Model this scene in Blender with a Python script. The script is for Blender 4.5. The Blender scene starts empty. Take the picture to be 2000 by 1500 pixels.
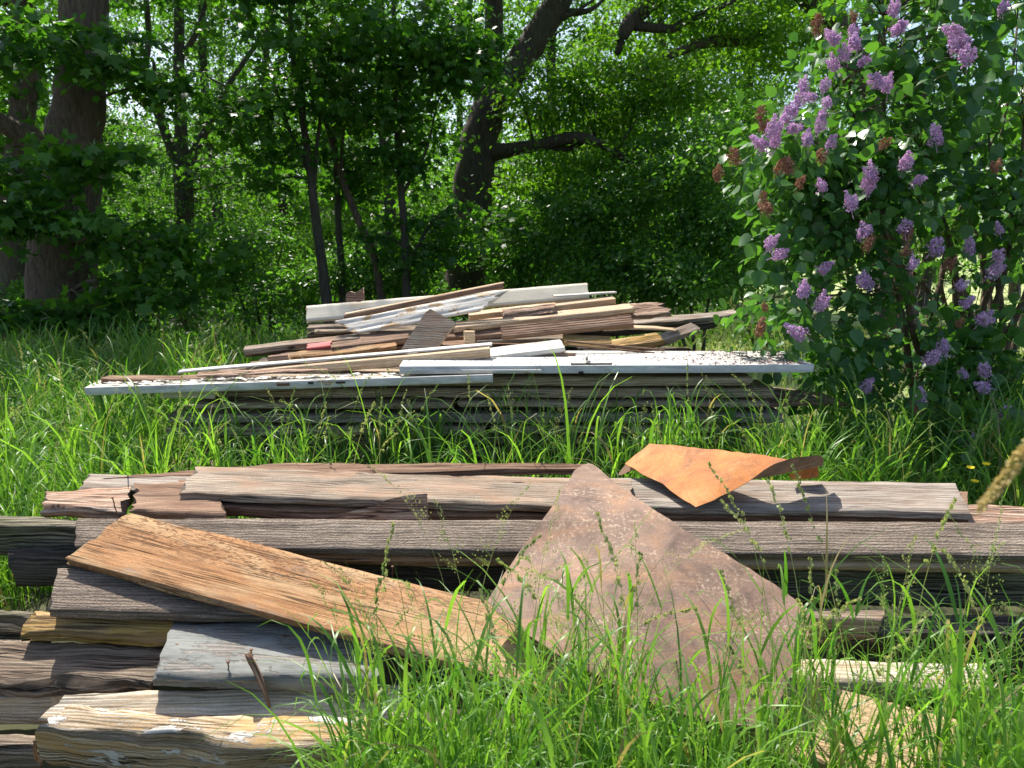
import bpy, math
import numpy as np
from mathutils import Vector, Matrix
from mathutils.geometry import delaunay_2d_cdt

sc = bpy.context.scene
COL = sc.collection
R = math.radians
# ------------------------------------------------------------ camera, sky, sun
CH, PITCH, FPX = 1.55, R(9.8), 1502.0
cd = bpy.data.cameras.new('camera'); cam = bpy.data.objects.new('camera', cd); COL.objects.link(cam)
cd.sensor_width = 36; cd.lens = FPX / 2000 * 36; cd.clip_start = 0.05; cd.clip_end = 1000
cam.location = (0, 0, CH); cam.rotation_euler = (R(90) - PITCH, 0, 0)
sc.camera = cam
cd.dof.use_dof = True; cd.dof.focus_distance = 3.0; cd.dof.aperture_fstop = 6.5
SUN_EL, SUN_AZ = R(56), R(-27)            # azimuth from +Y (away from the camera) towards +X
sdir = Vector((math.sin(SUN_AZ) * math.cos(SUN_EL), math.cos(SUN_AZ) * math.cos(SUN_EL), math.sin(SUN_EL)))
w = bpy.data.worlds.new('World'); sc.world = w; w.use_nodes = True
wn = w.node_tree.nodes; wl = w.node_tree.links
sky = wn.new('ShaderNodeTexSky'); sky.sky_type = 'NISHITA'; sky.sun_disc = False
sky.sun_elevation = SUN_EL; sky.sun_rotation = SUN_AZ; sky.air_density = 0.9; sky.dust_density = 2.2
wl.new(sky.outputs[0], wn['Background'].inputs[0]); wn['Background'].inputs[1].default_value = 0.14
ld = bpy.data.lights.new('sun', 'SUN'); ld.energy = 5.0; ld.angle = R(0.53); ld.color = (1.0, 0.95, 0.86)
sun = bpy.data.objects.new('sun', ld); COL.objects.link(sun); sun.rotation_euler = sdir.to_track_quat('Z', 'Y').to_euler()
vs = sc.view_settings; vs.view_transform = 'Standard'; vs.look = 'None'; vs.gamma = 1; vs.exposure = 0.74
sc.render.engine = 'CYCLES'
cy = sc.cycles; cy.max_bounces = 7; cy.diffuse_bounces = 3; cy.glossy_bounces = 2; cy.transmission_bounces = 4; cy.transparent_max_bounces = 4
cy.use_denoising = True; cy.sample_clamp_indirect = 6

rs = np.random.RandomState(7)
def ray(px, py):
    x = (px - 1000) / FPX; y = (750 - py) / FPX
    c, s = math.cos(PITCH), math.sin(PITCH)
    d = np.array([x, c + y * s, -s + y * c])
    return d / d[1]
def pY(px, py, Y): return np.array([0, 0, CH]) + ray(px, py) * Y
def pz(px, py, z):
    r = ray(px, py); return np.array([0, 0, CH]) + r * ((z - CH) / r[2])
def gx(px, Y): return float(ray(px, 590)[0] * Y)     # x on the ground for a pixel column

# ------------------------------------------------------------ object helpers
def tag(o, label=None, cat=None, group=None, kind=None):
    if label: o['label'] = label
    if cat: o['category'] = cat
    if group: o['group'] = group
    if kind: o['kind'] = kind
    return o
def empty(name, loc=(0, 0, 0)):
    o = bpy.data.objects.new(name, None); COL.objects.link(o); o.location = loc; o.empty_display_size = .1; return o
def link(name, me, mat, parent=None):
    o = bpy.data.objects.new(name, me); COL.objects.link(o)
    if mat is not None and len(me.materials) == 0: me.materials.append(mat)
    if parent is not None:
        o.parent = parent; o.location = tuple(-c for c in parent.location)
    return o
def mesh(name, V, F, uv=None, attr=None, smooth=False):
    """V (n,3); F = list of (m,k) index arrays; uv = per-vertex (n,2); attr = dict name -> per-vertex float"""
    V = np.asarray(V, dtype=np.float32)
    F = [np.asarray(f, dtype=np.int32) for f in F if len(f)]
    loops = np.concatenate([f.ravel() for f in F]); cnt = np.concatenate([np.full(len(f), f.shape[1], dtype=np.int32) for f in F])
    st = np.concatenate([[0], np.cumsum(cnt)[:-1]]).astype(np.int32)
    me = bpy.data.meshes.new(name)
    me.vertices.add(len(V)); me.vertices.foreach_set('co', V.ravel())
    me.loops.add(len(loops)); me.loops.foreach_set('vertex_index', loops)
    me.polygons.add(len(cnt)); me.polygons.foreach_set('loop_start', st); me.polygons.foreach_set('loop_total', cnt)
    if smooth: me.polygons.foreach_set('use_smooth', np.ones(len(cnt), dtype=bool))
    if uv is not None:
        l = me.uv_layers.new(name='uv'); l.data.foreach_set('uv', np.asarray(uv, dtype=np.float32)[loops].ravel())
    if attr:
        for k, a in attr.items():
            at = me.attributes.new(k, 'FLOAT', 'POINT'); at.data.foreach_set('value', np.asarray(a, dtype=np.float32))
    me.update(); me.validate(); return me
class Buf:
    def __init__(s): s.V = []; s.F = {}; s.n = 0; s.A = []; s.U = []
    def add(s, V, F, a=0.5, uv=None):
        V = np.asarray(V, dtype=np.float64).reshape(-1, 3)
        for f in (F if isinstance(F, list) else [F]):
            f = np.asarray(f); s.F.setdefault(f.shape[1], []).append(f + s.n)
        s.V.append(V); s.A.append(np.broadcast_to(np.asarray(a, dtype=float), (len(V),)))
        s.U.append(uv if uv is not None else np.zeros((len(V), 2))); s.n += len(V)
    def mesh(s, name, smooth=False):
        return mesh(name, np.concatenate(s.V), [np.concatenate(v) for v in s.F.values()], np.concatenate(s.U), {'rnd': np.concatenate(s.A)}, smooth)
def tube(P, r, sides=8, rnd=0.0, cap=True, rg=rs):
    P = np.asarray(P, float); n = len(P); r = np.broadcast_to(np.asarray(r, float), (n,))
    T = np.gradient(P, axis=0); T /= np.linalg.norm(T, axis=1)[:, None] + 1e-9
    up = np.array([0.31, 0.17, 0.93]) if abs(T[:, 2]).mean() < .8 else np.array([1., .2, 0.1])
    A = np.cross(T, up); A /= np.linalg.norm(A, axis=1)[:, None] + 1e-9; B = np.cross(T, A)
    th = np.linspace(0, 2 * np.pi, sides, endpoint=False)
    rr = r[:, None] * (1 + rnd * rg.randn(n, sides) * .5)
    V = P[:, None] + (A[:, None] * np.cos(th)[None, :, None] + B[:, None] * np.sin(th)[None, :, None]) * rr[..., None]
    i = np.arange(n - 1)[:, None] * sides; j = np.arange(sides)[None]; k = (j + 1) % sides
    F = [np.stack([i + j, i + k, i + sides + k, i + sides + j], -1).reshape(-1, 4)]
    if cap: F += [np.arange(sides)[::-1][None], (np.arange(sides) + (n - 1) * sides)[None]]
    ln = np.concatenate([[0], np.cumsum(np.linalg.norm(np.diff(P, axis=0), axis=1))])
    uv = np.stack([np.repeat(ln, sides), np.tile(th, n) * r.max()], -1)
    return V.reshape(-1, 3), F, uv
def curve(pts, n):
    """Catmull-Rom through pts (any columns)"""
    P = np.asarray(pts, float); P = np.vstack([2 * P[0] - P[1], P, 2 * P[-1] - P[-2]]); out = []
    for t in np.linspace(0, len(P) - 3 - 1e-6, n):
        i = int(t); f = t - i; a, b, c, d = P[i:i + 4]
        out.append(.5 * (2 * b + (c - a) * f + (2 * a - 5 * b + 4 * c - d) * f * f + (3 * b - a - 3 * c + d) * f ** 3))
    return np.array(out)

# ------------------------------------------------------------ materials
def newmat(name):
    m = bpy.data.materials.new(name); m.use_nodes = True; nt = m.node_tree; return m, nt, nt.nodes, nt.links
def nd(N, t, **kw):
    n = N.new(t)
    for k, v in kw.items(): setattr(n, k, v)
    return n
def ramp(N, stops, interp='LINEAR'):
    r = N.new('ShaderNodeValToRGB'); r.color_ramp.interpolation = interp
    while len(r.color_ramp.elements) < len(stops): r.color_ramp.elements.new(.5)
    for e, (p, c) in zip(r.color_ramp.elements, stops):
        e.position = p; e.color = (*c, 1) if not isinstance(c, (int, float)) else (c, c, c, 1)
    return r
def mixc(N, L, f, a, b, bt='MIX'):
    m = N.new('ShaderNodeMix'); m.data_type = 'RGBA'; m.blend_type = bt
    for s, v in ((m.inputs[0], f), (m.inputs[6], a), (m.inputs[7], b)):
        if isinstance(v, (int, float)): s.default_value = v
        elif isinstance(v, tuple): s.default_value = (*v, 1)
        else: L.new(v, s)
    return m.outputs[2]
def mapping(N, L, src, scale, loc=None):
    m = N.new('ShaderNodeMapping'); m.inputs['Scale'].default_value = scale; L.new(src, m.inputs[0])
    if loc is not None:
        if isinstance(loc, tuple): m.inputs['Location'].default_value = loc
        else: L.new(loc, m.inputs['Location'])
    return m.outputs[0]
def noise(N, L, vec, scale, detail=4, rough=.55, dist=0.0):
    n = N.new('ShaderNodeTexNoise'); n.inputs['Scale'].default_value = scale; n.inputs['Detail'].default_value = detail
    n.inputs['Roughness'].default_value = rough; n.inputs['Distortion'].default_value = dist; L.new(vec, n.inputs['Vector']); return n.outputs['Fac']
def wood(name, dark, mid, light, crack=.5, grain=1.0, stain=None, stain_amt=.5, paint=None, paint_cov=.5, rough=.85, bump=.5, wave=0.25, paint_dirt=.25, saw=False, fleck=False):
    m, nt, N, L = newmat(name); bs = N['Principled BSDF']
    tc = N.new('ShaderNodeTexCoord'); oi = N.new('ShaderNodeObjectInfo')
    sh = N.new('ShaderNodeVectorMath'); sh.operation = 'SCALE'; sh.inputs[0].default_value = (37, 19, 11); L.new(oi.outputs['Random'], sh.inputs[3])
    uv0 = mapping(N, L, tc.outputs['UV'], (1, 1, 1), sh.outputs[0])
    g1 = noise(N, L, mapping(N, L, uv0, (2.2, 46, 1)), 1.0, 6, .66, .5)
    g2 = noise(N, L, mapping(N, L, uv0, (12, 330, 1)), 1.0, 4, .65)
    wv = N.new('ShaderNodeTexWave'); wv.bands_direction = 'Y'; wv.inputs['Scale'].default_value = 9; wv.inputs['Distortion'].default_value = 9
    wv.inputs['Detail'].default_value = 2; wv.inputs['Detail Scale'].default_value = .8
    L.new(mapping(N, L, uv0, (.55, 2.4, 1)), wv.inputs[0])
    s = N.new('ShaderNodeMath'); s.operation = 'MULTIPLY_ADD'; L.new(g2, s.inputs[0]); s.inputs[1].default_value = .42 * grain; L.new(g1, s.inputs[2])
    s2 = N.new('ShaderNodeMath'); s2.operation = 'MULTIPLY_ADD'; L.new(wv.outputs['Fac'], s2.inputs[0]); s2.inputs[1].default_value = wave; L.new(s.outputs[0], s2.inputs[2])
    s3 = N.new('ShaderNodeMath'); s3.operation = 'SUBTRACT'; L.new(s2.outputs[0], s3.inputs[0]); s3.inputs[1].default_value = .21 * grain + wave * .5
    cr = ramp(N, [(.24, dark), (.47, mid), (.74, light)]); L.new(s3.outputs[0], cr.inputs[0]); col = cr.outputs[0]
    fn = noise(N, L, mapping(N, L, uv0, (1, 1.8, 1), (1, 7, 2)), 150, 4, .7); col = mixc(N, L, .6, col, ramp_of(N, L, fn, [(.32, .55), (.68, 1.4)]), 'MULTIPLY')
    bl = noise(N, L, mapping(N, L, uv0, (1, 2.2, 1)), 5.0, 6, .68, .5)
    vr = ramp(N, [(.3, .62), (.7, 1.18)]); L.new(bl, vr.inputs[0]); col = mixc(N, L, .75, col, vr.outputs[0], 'MULTIPLY')
    if stain:
        st = ramp(N, [(.46, 0.0), (.62, 1.0)]); L.new(noise(N, L, mapping(N, L, uv0, (2.5, 9, 1), (4, 9, 2)), 1.0, 5, .65, .8), st.inputs[0])
        f = N.new('ShaderNodeMath'); f.operation = 'MULTIPLY'; L.new(st.outputs[0], f.inputs[0]); f.inputs[1].default_value = stain_amt
        col = mixc(N, L, f.outputs[0], col, stain)
    ck = ramp(N, [(.0, 1.0), (.045, .0)]); nn = noise(N, L, mapping(N, L, uv0, (1.1, 34, 1), (2, 3, 5)), 1.0, 2, .5, 1.2)
    ab = N.new('ShaderNodeMath'); ab.operation = 'SUBTRACT'; L.new(nn, ab.inputs[0]); ab.inputs[1].default_value = .5
    a2 = N.new('ShaderNodeMath'); a2.operation = 'ABSOLUTE'; L.new(ab.outputs[0], a2.inputs[0]); L.new(a2.outputs[0], ck.inputs[0])
    gate = ramp(N, [(.55 - .12 * crack, 0.0), (.68 - .12 * crack, 1.0)]); L.new(noise(N, L, mapping(N, L, uv0, (3, 14, 1), (8, 1, 0)), 1.0, 2), gate.inputs[0])
    cm = N.new('ShaderNodeMath'); cm.operation = 'MULTIPLY'; L.new(ck.outputs[0], cm.inputs[0]); L.new(gate.outputs[0], cm.inputs[1])
    cm2 = N.new('ShaderNodeMath'); cm2.operation = 'MULTIPLY'; L.new(cm.outputs[0], cm2.inputs[0]); cm2.inputs[1].default_value = min(1, crack * 1.3)
    col = mixc(N, L, cm2.outputs[0], col, tuple(c * .18 for c in dark))
    # knots
    vo = N.new('ShaderNodeTexVoronoi'); vo.inputs['Scale'].default_value = 1.0; L.new(mapping(N, L, uv0, (2.2, 7, 1), (1, 6, 3)), vo.inputs['Vector'])
    kr = ramp(N, [(.035, 1.0), (.075, .0)]); L.new(vo.outputs['Distance'], kr.inputs[0])
    col = mixc(N, L, kr.outputs[0], col, tuple(c * .35 for c in dark))
    h = N.new('ShaderNodeMath'); h.operation = 'MULTIPLY_ADD'; L.new(cm2.outputs[0], h.inputs[0]); h.inputs[1].default_value = -1.6; L.new(s3.outputs[0], h.inputs[2])
    hh = h.outputs[0]
    if saw:
        sw = noise(N, L, mapping(N, L, uv0, (70, 130, 1)), 1.0, 2, .5, 1.5); a = N.new('ShaderNodeMath'); a.operation = 'MULTIPLY_ADD'
        L.new(sw, a.inputs[0]); a.inputs[1].default_value = 1.1; L.new(hh, a.inputs[2]); hh = a.outputs[0]
        col = mixc(N, L, .55, col, ramp_of(N, L, sw, [(.35, .5), (.6, 1.2)]), 'MULTIPLY')
    if fleck:
        fk = noise(N, L, mapping(N, L, uv0, (28, 75, 1), (3, 5, 7)), 1.0, 3, .6, 1.2); sx = N.new('ShaderNodeSeparateXYZ'); L.new(tc.outputs['UV'], sx.inputs[0])
        zone = ramp_of(N, L, sx.outputs[1], [(.13, .15), (.16, 1.0)]); fm = N.new('ShaderNodeMath'); fm.operation = 'MULTIPLY'; L.new(ramp_of(N, L, fk, [(.54, 0.), (.62, 1.)]), fm.inputs[0]); L.new(zone, fm.inputs[1])
        col = mixc(N, L, fm.outputs[0], col, tuple(c * .55 for c in mid)); a = N.new('ShaderNodeMath'); a.operation = 'MULTIPLY_ADD'; L.new(fm.outputs[0], a.inputs[0]); a.inputs[1].default_value = -.7; L.new(hh, a.inputs[2]); hh = a.outputs[0]
        pr0 = N.new('ShaderNodeMapRange'); pr0.inputs[1].default_value = 1.0; pr0.inputs[2].default_value = 1.9; L.new(sx.outputs[0], pr0.inputs[0]); pf = N.new('ShaderNodeMath'); pf.operation = 'MULTIPLY'; L.new(pr0.outputs[0], pf.inputs[0]); pf.inputs[1].default_value = .6
        col = mixc(N, L, pf.outputs[0], col, (.56, .42, .25))
        gpz = noise(N, L, mapping(N, L, uv0, (2, 5, 1), (1, 4, 9)), 2.5, 5, .7); col = mixc(N, L, ramp_of(N, L, gpz, [(.56, 0.), (.70, .55)]), col, (.24, .20, .16))
    if paint:
        pn = noise(N, L, mapping(N, L, uv0, (1, 2.2, 1), (5, 5, 5)), 7.0, 6, .68, .3)
        pr = ramp(N, [(1 - paint_cov - .012, 0.0), (1 - paint_cov + .012, 1.0)]); L.new(pn, pr.inputs[0])
        dn = ramp(N, [(.35, 1 - paint_dirt), (.6, 1.0)]); L.new(noise(N, L, mapping(N, L, uv0, (2, 8, 1), (3, 1, 1)), 3.0, 6, .7), dn.inputs[0])
        pc = mixc(N, L, 1.0, paint, dn.outputs[0], 'MULTIPLY')
        col = mixc(N, L, pr.outputs[0], col, pc)
        a = N.new('ShaderNodeMath'); a.operation = 'MULTIPLY_ADD'; L.new(hh, a.inputs[0]); a.inputs[1].default_value = .25
        a3 = N.new('ShaderNodeMath'); a3.operation = 'MULTIPLY'; L.new(pr.outputs[0], a3.inputs[0]); a3.inputs[1].default_value = .5; L.new(a3.outputs[0], a.inputs[2]); hh = a.outputs[0]
    L.new(col, bs.inputs['Base Color']); bs.inputs['Roughness'].default_value = rough; bs.inputs['Specular IOR Level'].default_value = .25
    b = N.new('ShaderNodeBump'); b.inputs['Strength'].default_value = bump; b.inputs['Distance'].default_value = .006; L.new(hh, b.inputs['Height']); L.new(b.outputs[0], bs.inputs['Normal'])
    return m
def ramp_of(N, L, src, stops):
    r = ramp(N, stops); L.new(src, r.inputs[0]); return r.outputs[0]

M = {}
M['grey'] = wood('weathered_grey_wood', (.11, .088, .068), (.29, .245, .20), (.45, .39, .33), .6, 1.0, (.16, .09, .055), .5)
M['greybrown'] = wood('weathered_brown_wood', (.08, .055, .038), (.245, .19, .14), (.41, .34, .265), .6, 1.0, (.30, .17, .10), .5)
M['sawn'] = wood('rough_sawn_wood', (.105, .08, .058), (.25, .195, .148), (.40, .325, .255), .3, 1.2, (.09, .06, .05), .3, saw=True, bump=1.0)
M['orange'] = wood('orange_tan_wood', (.17, .078, .032), (.34, .165, .068), (.43, .245, .12), .7, .7, (.46, .315, .17), .6, wave=.08, bump=.7, fleck=True)
M['raw'] = wood('raw_pale_wood', (.34, .22, .12), (.56, .41, .26), (.68, .54, .38), .25, .7, (.42, .25, .13), .35, wave=.25, bump=.35)
M['pale'] = wood('sun_bleached_wood', (.28, .22, .15), (.52, .44, .33), (.68, .60, .48), .5, .9, (.45, .30, .15), .5)
M['red'] = wood('reddish_broken_wood', (.14, .065, .04), (.40, .265, .185), (.60, .47, .36), .9, 1.2, (.27, .12, .065), .5, bump=.9)
M['redbrown'] = wood('red_brown_wood', (.09, .048, .028), (.235, .14, .088), (.39, .26, .175), .5, 1.0, (.13, .06, .035), .5)
M['yellow'] = wood('rotten_yellow_wood', (.13, .07, .03), (.40, .25, .11), (.58, .42, .20), .6, 1.0, (.48, .30, .05), .6, bump=.8)
M['dark'] = wood('dark_shaded_wood', (.018, .014, .011), (.065, .054, .043), (.15, .125, .10), .7, 1.0, (.10, .09, .075), .45, bump=.8)  # dark wood; the near-black tone also holds the shade under the boards
M['mossy'] = wood('dark_mossy_wood', (.045, .037, .026), (.18, .152, .105), (.34, .30, .215), .9, 1.0, (.10, .10, .045), .6, bump=.9)
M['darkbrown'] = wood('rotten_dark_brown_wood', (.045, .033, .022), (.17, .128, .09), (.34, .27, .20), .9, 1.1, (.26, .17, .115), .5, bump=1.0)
M['log'] = wood('crumbling_tan_wood', (.13, .08, .04), (.38, .28, .17), (.62, .53, .41), .8, 1.2, (.48, .28, .09), .7, paint=(.62, .58, .51), paint_cov=.42, bump=1.0)
M['bluegrey'] = wood('peeling_grey_painted_wood', (.10, .085, .07), (.21, .19, .165), (.33, .30, .265), .5, 1.0, paint=(.24, .245, .225), paint_cov=.52, bump=.6, paint_dirt=.45)
M['stack'] = wood('stacked_plank_wood', (.12, .088, .055), (.37, .29, .205), (.56, .46, .34), .7, 1.1, (.28, .17, .085), .6)
M['white'] = wood('white_painted_wood', (.25, .16, .09), (.42, .30, .18), (.55, .42, .28), .2, .6, paint=(.66, .63, .56), paint_cov=.61, rough=.55, paint_dirt=.4, bump=.3)
M['cream'] = wood('cream_painted_wood', (.25, .16, .09), (.44, .31, .18), (.55, .42, .28), .2, .6, paint=(.72, .65, .50), paint_cov=.70, rough=.6, paint_dirt=.18, bump=.3)
M['peeling'] = wood('peeling_white_painted_wood', (.30, .17, .07), (.50, .32, .15), (.60, .42, .24), .3, .6, paint=(.74, .68, .58), paint_cov=.57, rough=.6, paint_dirt=.3, bump=.45)
M['door'] = wood('white_door_paint', (.25, .16, .09), (.42, .30, .18), (.55, .42, .28), .1, .6, paint=(.68, .67, .63), paint_cov=.76, rough=.45, paint_dirt=.42, bump=.12)
M['redpaint'] = wood('red_painted_wood', (.2, .08, .06), (.4, .18, .13), (.5, .3, .2), .3, .6, paint=(.50, .09, .08), paint_cov=.75, rough=.6)

def rust(name, a, b, c, pale, pa):
    m, nt, N, L = newmat(name); bs = N['Principled BSDF']; tc = N.new('ShaderNodeTexCoord'); U = tc.outputs['UV']
    n1 = noise(N, L, U, 4.5, 8, .68, .4); n2 = noise(N, L, mapping(N, L, U, (1, 1, 1), (7, 3, 1)), 2.0, 5, .6, 1.2)
    col = ramp_of(N, L, n1, [(.3, a), (.5, b), (.68, c)])
    col = mixc(N, L, ramp_of(N, L, n2, [(.42, 0.), (.62, 1.)]), col, b)
    sp = noise(N, L, mapping(N, L, U, (1, 1, 1), (2, 8, 1)), 70, 4, .7)
    reg = noise(N, L, mapping(N, L, U, (1, 1.6, 1), (9, 2, 1)), 5, 4, .6, .5)
    mm = N.new('ShaderNodeMath'); mm.operation = 'MULTIPLY'; L.new(ramp_of(N, L, sp, [(.53, 0.), (.60, 1.)]), mm.inputs[0]); L.new(ramp_of(N, L, reg, [(.45, 0.), (.6, pa)]), mm.inputs[1])
    col = mixc(N, L, mm.outputs[0], col, pale)
    b1 = noise(N, L, mapping(N, L, U, (1.2, 5, 1), (3, 3, 3)), 2.2, 6, .65, 1.0); col = mixc(N, L, ramp_of(N, L, b1, [(.50, 0.), (.66, .55)]), col, c); dk = noise(N, L, mapping(N, L, U, (1, 1, 1), (8, 8, 8)), 9, 7, .72, .8); col = mixc(N, L, .8, col, ramp_of(N, L, dk, [(.34, .50), (.50, 1.), (.66, 1.25)]), 'MULTIPLY')
    fine = noise(N, L, U, 160, 3, .6); col = mixc(N, L, .5, col, ramp_of(N, L, fine, [(.3, .6), (.65, 1.25)]), 'MULTIPLY')
    sc1 = noise(N, L, mapping(N, L, U, (3, 60, 1), (1, 1, 1)), 1.5, 2, .5, 1.0)
    col = mixc(N, L, ramp_of(N, L, sc1, [(.66, 0.), (.70, .35)]), col, pale)
    L.new(col, bs.inputs['Base Color']); bs.inputs['Roughness'].default_value = .72; bs.inputs['Metallic'].default_value = .12
    bp = N.new('ShaderNodeBump'); bp.inputs['Strength'].default_value = .45; bp.inputs['Distance'].default_value = .002; L.new(fine, bp.inputs['Height']); L.new(bp.outputs[0], bs.inputs['Normal'])
    return m
M['rust'] = rust('brown_rust', (.075, .04, .03), (.215, .135, .095), (.35, .18, .085), (.44, .33, .23), .85)
M['rust2'] = rust('orange_rust', (.17, .065, .025), (.42, .135, .02), (.50, .22, .06), (.42, .25, .13), .6)

def foliage(name, c1, c2, tr=.45, rough=.42, trc=None, spec=.35, dry=None):
    m, nt, N, L = newmat(name); bs = N['Principled BSDF']; out = N['Material Output']
    at = N.new('ShaderNodeAttribute'); at.attribute_name = 'rnd'
    stops = [(0., c1), (.9 if dry else 1., c2)]
    if dry: stops += [(.955, c2), (.975, dry)]
    col = ramp_of(N, L, at.outputs['Fac'], stops)
    L.new(col, bs.inputs['Base Color']); bs.inputs['Roughness'].default_value = rough; bs.inputs['Specular IOR Level'].default_value = spec
    t = N.new('ShaderNodeBsdfTranslucent'); tcol = mixc(N, L, 1.0, col, trc or (1.5, 1.7, .55), 'MULTIPLY'); L.new(tcol, t.inputs[0])
    mx = N.new('ShaderNodeMixShader'); mx.inputs[0].default_value = tr; L.new(bs.outputs[0], mx.inputs[1]); L.new(t.outputs[0], mx.inputs[2]); L.new(mx.outputs[0], out.inputs[0])
    return m
M['grass'] = foliage('meadow_grass', (.065, .18, .028), (.20, .37, .06), .5, .4, (1.55, 1.6, .65), .5, dry=(.30, .245, .13))
M['lawn'] = foliage('mown_grass', (.16, .26, .05), (.34, .42, .11), .45, .6, (1.4, 1.4, .7))
M['seed'] = foliage('grass_seed', (.16, .26, .07), (.44, .46, .22), .4, .6, (1.4, 1.4, .8))
M['maple'] = foliage('maple_leaf', (.028, .095, .018), (.10, .22, .035), .52, .42, (1.7, 1.9, .5))
M['oak'] = foliage('oak_leaf', (.05, .13, .014), (.15, .28, .03), .55, .42, (1.7, 1.9, .5))
M['ash'] = foliage('ash_leaf', (.045, .13, .022), (.10, .21, .045), .5, .45)
M['far'] = foliage('distant_leaf', (.055, .15, .025), (.15, .28, .045), .58, .5)
M['bush'] = foliage('shrub_leaf', (.035, .11, .02), (.13, .27, .045), .54, .38, (1.6, 1.8, .6), .5)
M['lilac'] = foliage('lilac_leaf', (.038, .115, .034), (.095, .215, .06), .38, .36, (1.8, 2.0, .45), .5)
M['weed'] = foliage('weed_leaf', (.06, .15, .03), (.12, .25, .05), .45, .5)
M['flower'] = foliage('lilac_flower', (.56, .36, .58), (.90, .72, .88), .42, .7, (1.1, 1.0, 1.1), .1)
M['withered'] = foliage('withered_flower', (.27, .12, .07), (.62, .38, .26), .35, .8, (1.1, 1.0, .9), .1)
M['petal'] = foliage('buttercup_petal', (.75, .60, .02), (.85, .72, .03), .3, .35, (1., 1., .5))
M['spike'] = foliage('dry_grass_spike', (.38, .29, .09), (.60, .50, .22), .35, .6, (1.1, 1., .7))
M['litter'] = foliage('dry_petals', (.06, .028, .035), (.20, .10, .11), .2, .8, (1, 1, 1), .1)
M['flake'] = foliage('paint_flakes', (.60, .52, .42), (.80, .78, .72), .1, .6, (1, 1, 1), .2)

def bark(name, c1, c2, green=.25):
    m, nt, N, L = newmat(name); bs = N['Principled BSDF']; tc = N.new('ShaderNodeTexCoord'); U = tc.outputs['UV']; O = tc.outputs['Object']
    n = noise(N, L, mapping(N, L, O, (1, 1, .22)), 26, 6, .7, .6); col = ramp_of(N, L, n, [(.32, c1), (.66, c2)])
    g = noise(N, L, O, 1.5, 4, .6); f = N.new('ShaderNodeMath'); f.operation = 'MULTIPLY'; L.new(ramp_of(N, L, g, [(.45, 0.), (.65, 1.)]), f.inputs[0]); f.inputs[1].default_value = green
    col = mixc(N, L, f.outputs[0], col, (.07, .10, .03)); L.new(col, bs.inputs['Base Color']); bs.inputs['Roughness'].default_value = .9
    b = N.new('ShaderNodeBump'); b.inputs['Strength'].default_value = .9; b.inputs['Distance'].default_value = .03; L.new(n, b.inputs['Height']); L.new(b.outputs[0], bs.inputs['Normal'])
    return m
M['bark'] = bark('oak_bark', (.022, .015, .010), (.095, .070, .050))
M['bark2'] = bark('maple_bark', (.05, .032, .023), (.18, .12, .088), .2)
M['bark3'] = bark('young_bark', (.03, .024, .018), (.11, .09, .065))
M['twig'] = bark('lilac_bark', (.07, .045, .028), (.21, .15, .10), .1)
def plain(name, col, rough=.6, metal=0., var=.3):
    m, nt, N, L = newmat(name); bs = N['Principled BSDF']; tc = N.new('ShaderNodeTexCoord'); n = noise(N, L, tc.outputs['Object'], 40, 5, .6)
    c = mixc(N, L, 1., col, ramp_of(N, L, n, [(.3, 1 - var), (.7, 1 + var)]), 'MULTIPLY'); L.new(c, bs.inputs['Base Color']); bs.inputs['Roughness'].default_value = rough; bs.inputs['Metallic'].default_value = metal
    return m
M['iron'] = plain('rusty_iron', (.16, .075, .04), .7, .3); M['darkmetal'] = plain('dark_metal', (.05, .045, .045), .5, .6); M['wire'] = plain('fence_wire', (.10, .10, .10), .5, .7)
m, nt, N, L = newmat('soil_and_turf'); tc = N.new('ShaderNodeTexCoord'); O = tc.outputs['Object']
c = ramp_of(N, L, noise(N, L, O, 3, 6, .7), [(.35, (.03, .035, .012)), (.65, (.075, .075, .03))])
gy = N.new('ShaderNodeSeparateXYZ'); L.new(O, gy.inputs[0])
lawn = ramp_of(N, L, noise(N, L, O, .8, 5, .7), [(.3, (.22, .30, .08)), (.7, (.42, .44, .20))])
mr = N.new('ShaderNodeMapRange'); mr.inputs[1].default_value = 2.2; mr.inputs[2].default_value = 3.4; L.new(gy.outputs[0], mr.inputs[0])
mr2 = N.new('ShaderNodeMapRange'); mr2.inputs[1].default_value = 6.5; mr2.inputs[2].default_value = 8; L.new(gy.outputs[1], mr2.inputs[0])
mu = N.new('ShaderNodeMath'); mu.operation = 'MULTIPLY'; L.new(mr.outputs[0], mu.inputs[0]); L.new(mr2.outputs[0], mu.inputs[1])
L.new(mixc(N, L, mu.outputs[0], c, lawn), N['Principled BSDF'].inputs['Base Color']); N['Principled BSDF'].inputs['Roughness'].default_value = .95
M['ground'] = m

# ------------------------------------------------------------ ground
def gz(x, y): return .04 * np.sin(x * .7 + 1) * np.sin(y * .5) + .02 * np.sin(x * 2.1 + y * 1.3)
e = np.concatenate([-np.geomspace(400, 12, 16), np.linspace(-11.5, 11.5, 70), np.geomspace(12, 400, 16)])
X, Y = np.meshgrid(e, e + 8); Z = gz(X, Y) * (np.hypot(X, Y - 8) < 30)
n = len(e); i = np.arange(n - 1)[:, None] * n + np.arange(n - 1)[None]
gm = mesh('ground', np.stack([X, Y, Z], -1).reshape(-1, 3), [np.stack([i, i + 1, i + n + 1, i + n], -1).reshape(-1, 4)], smooth=True)
tag(link('ground', gm, M['ground']), kind='structure')

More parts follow.
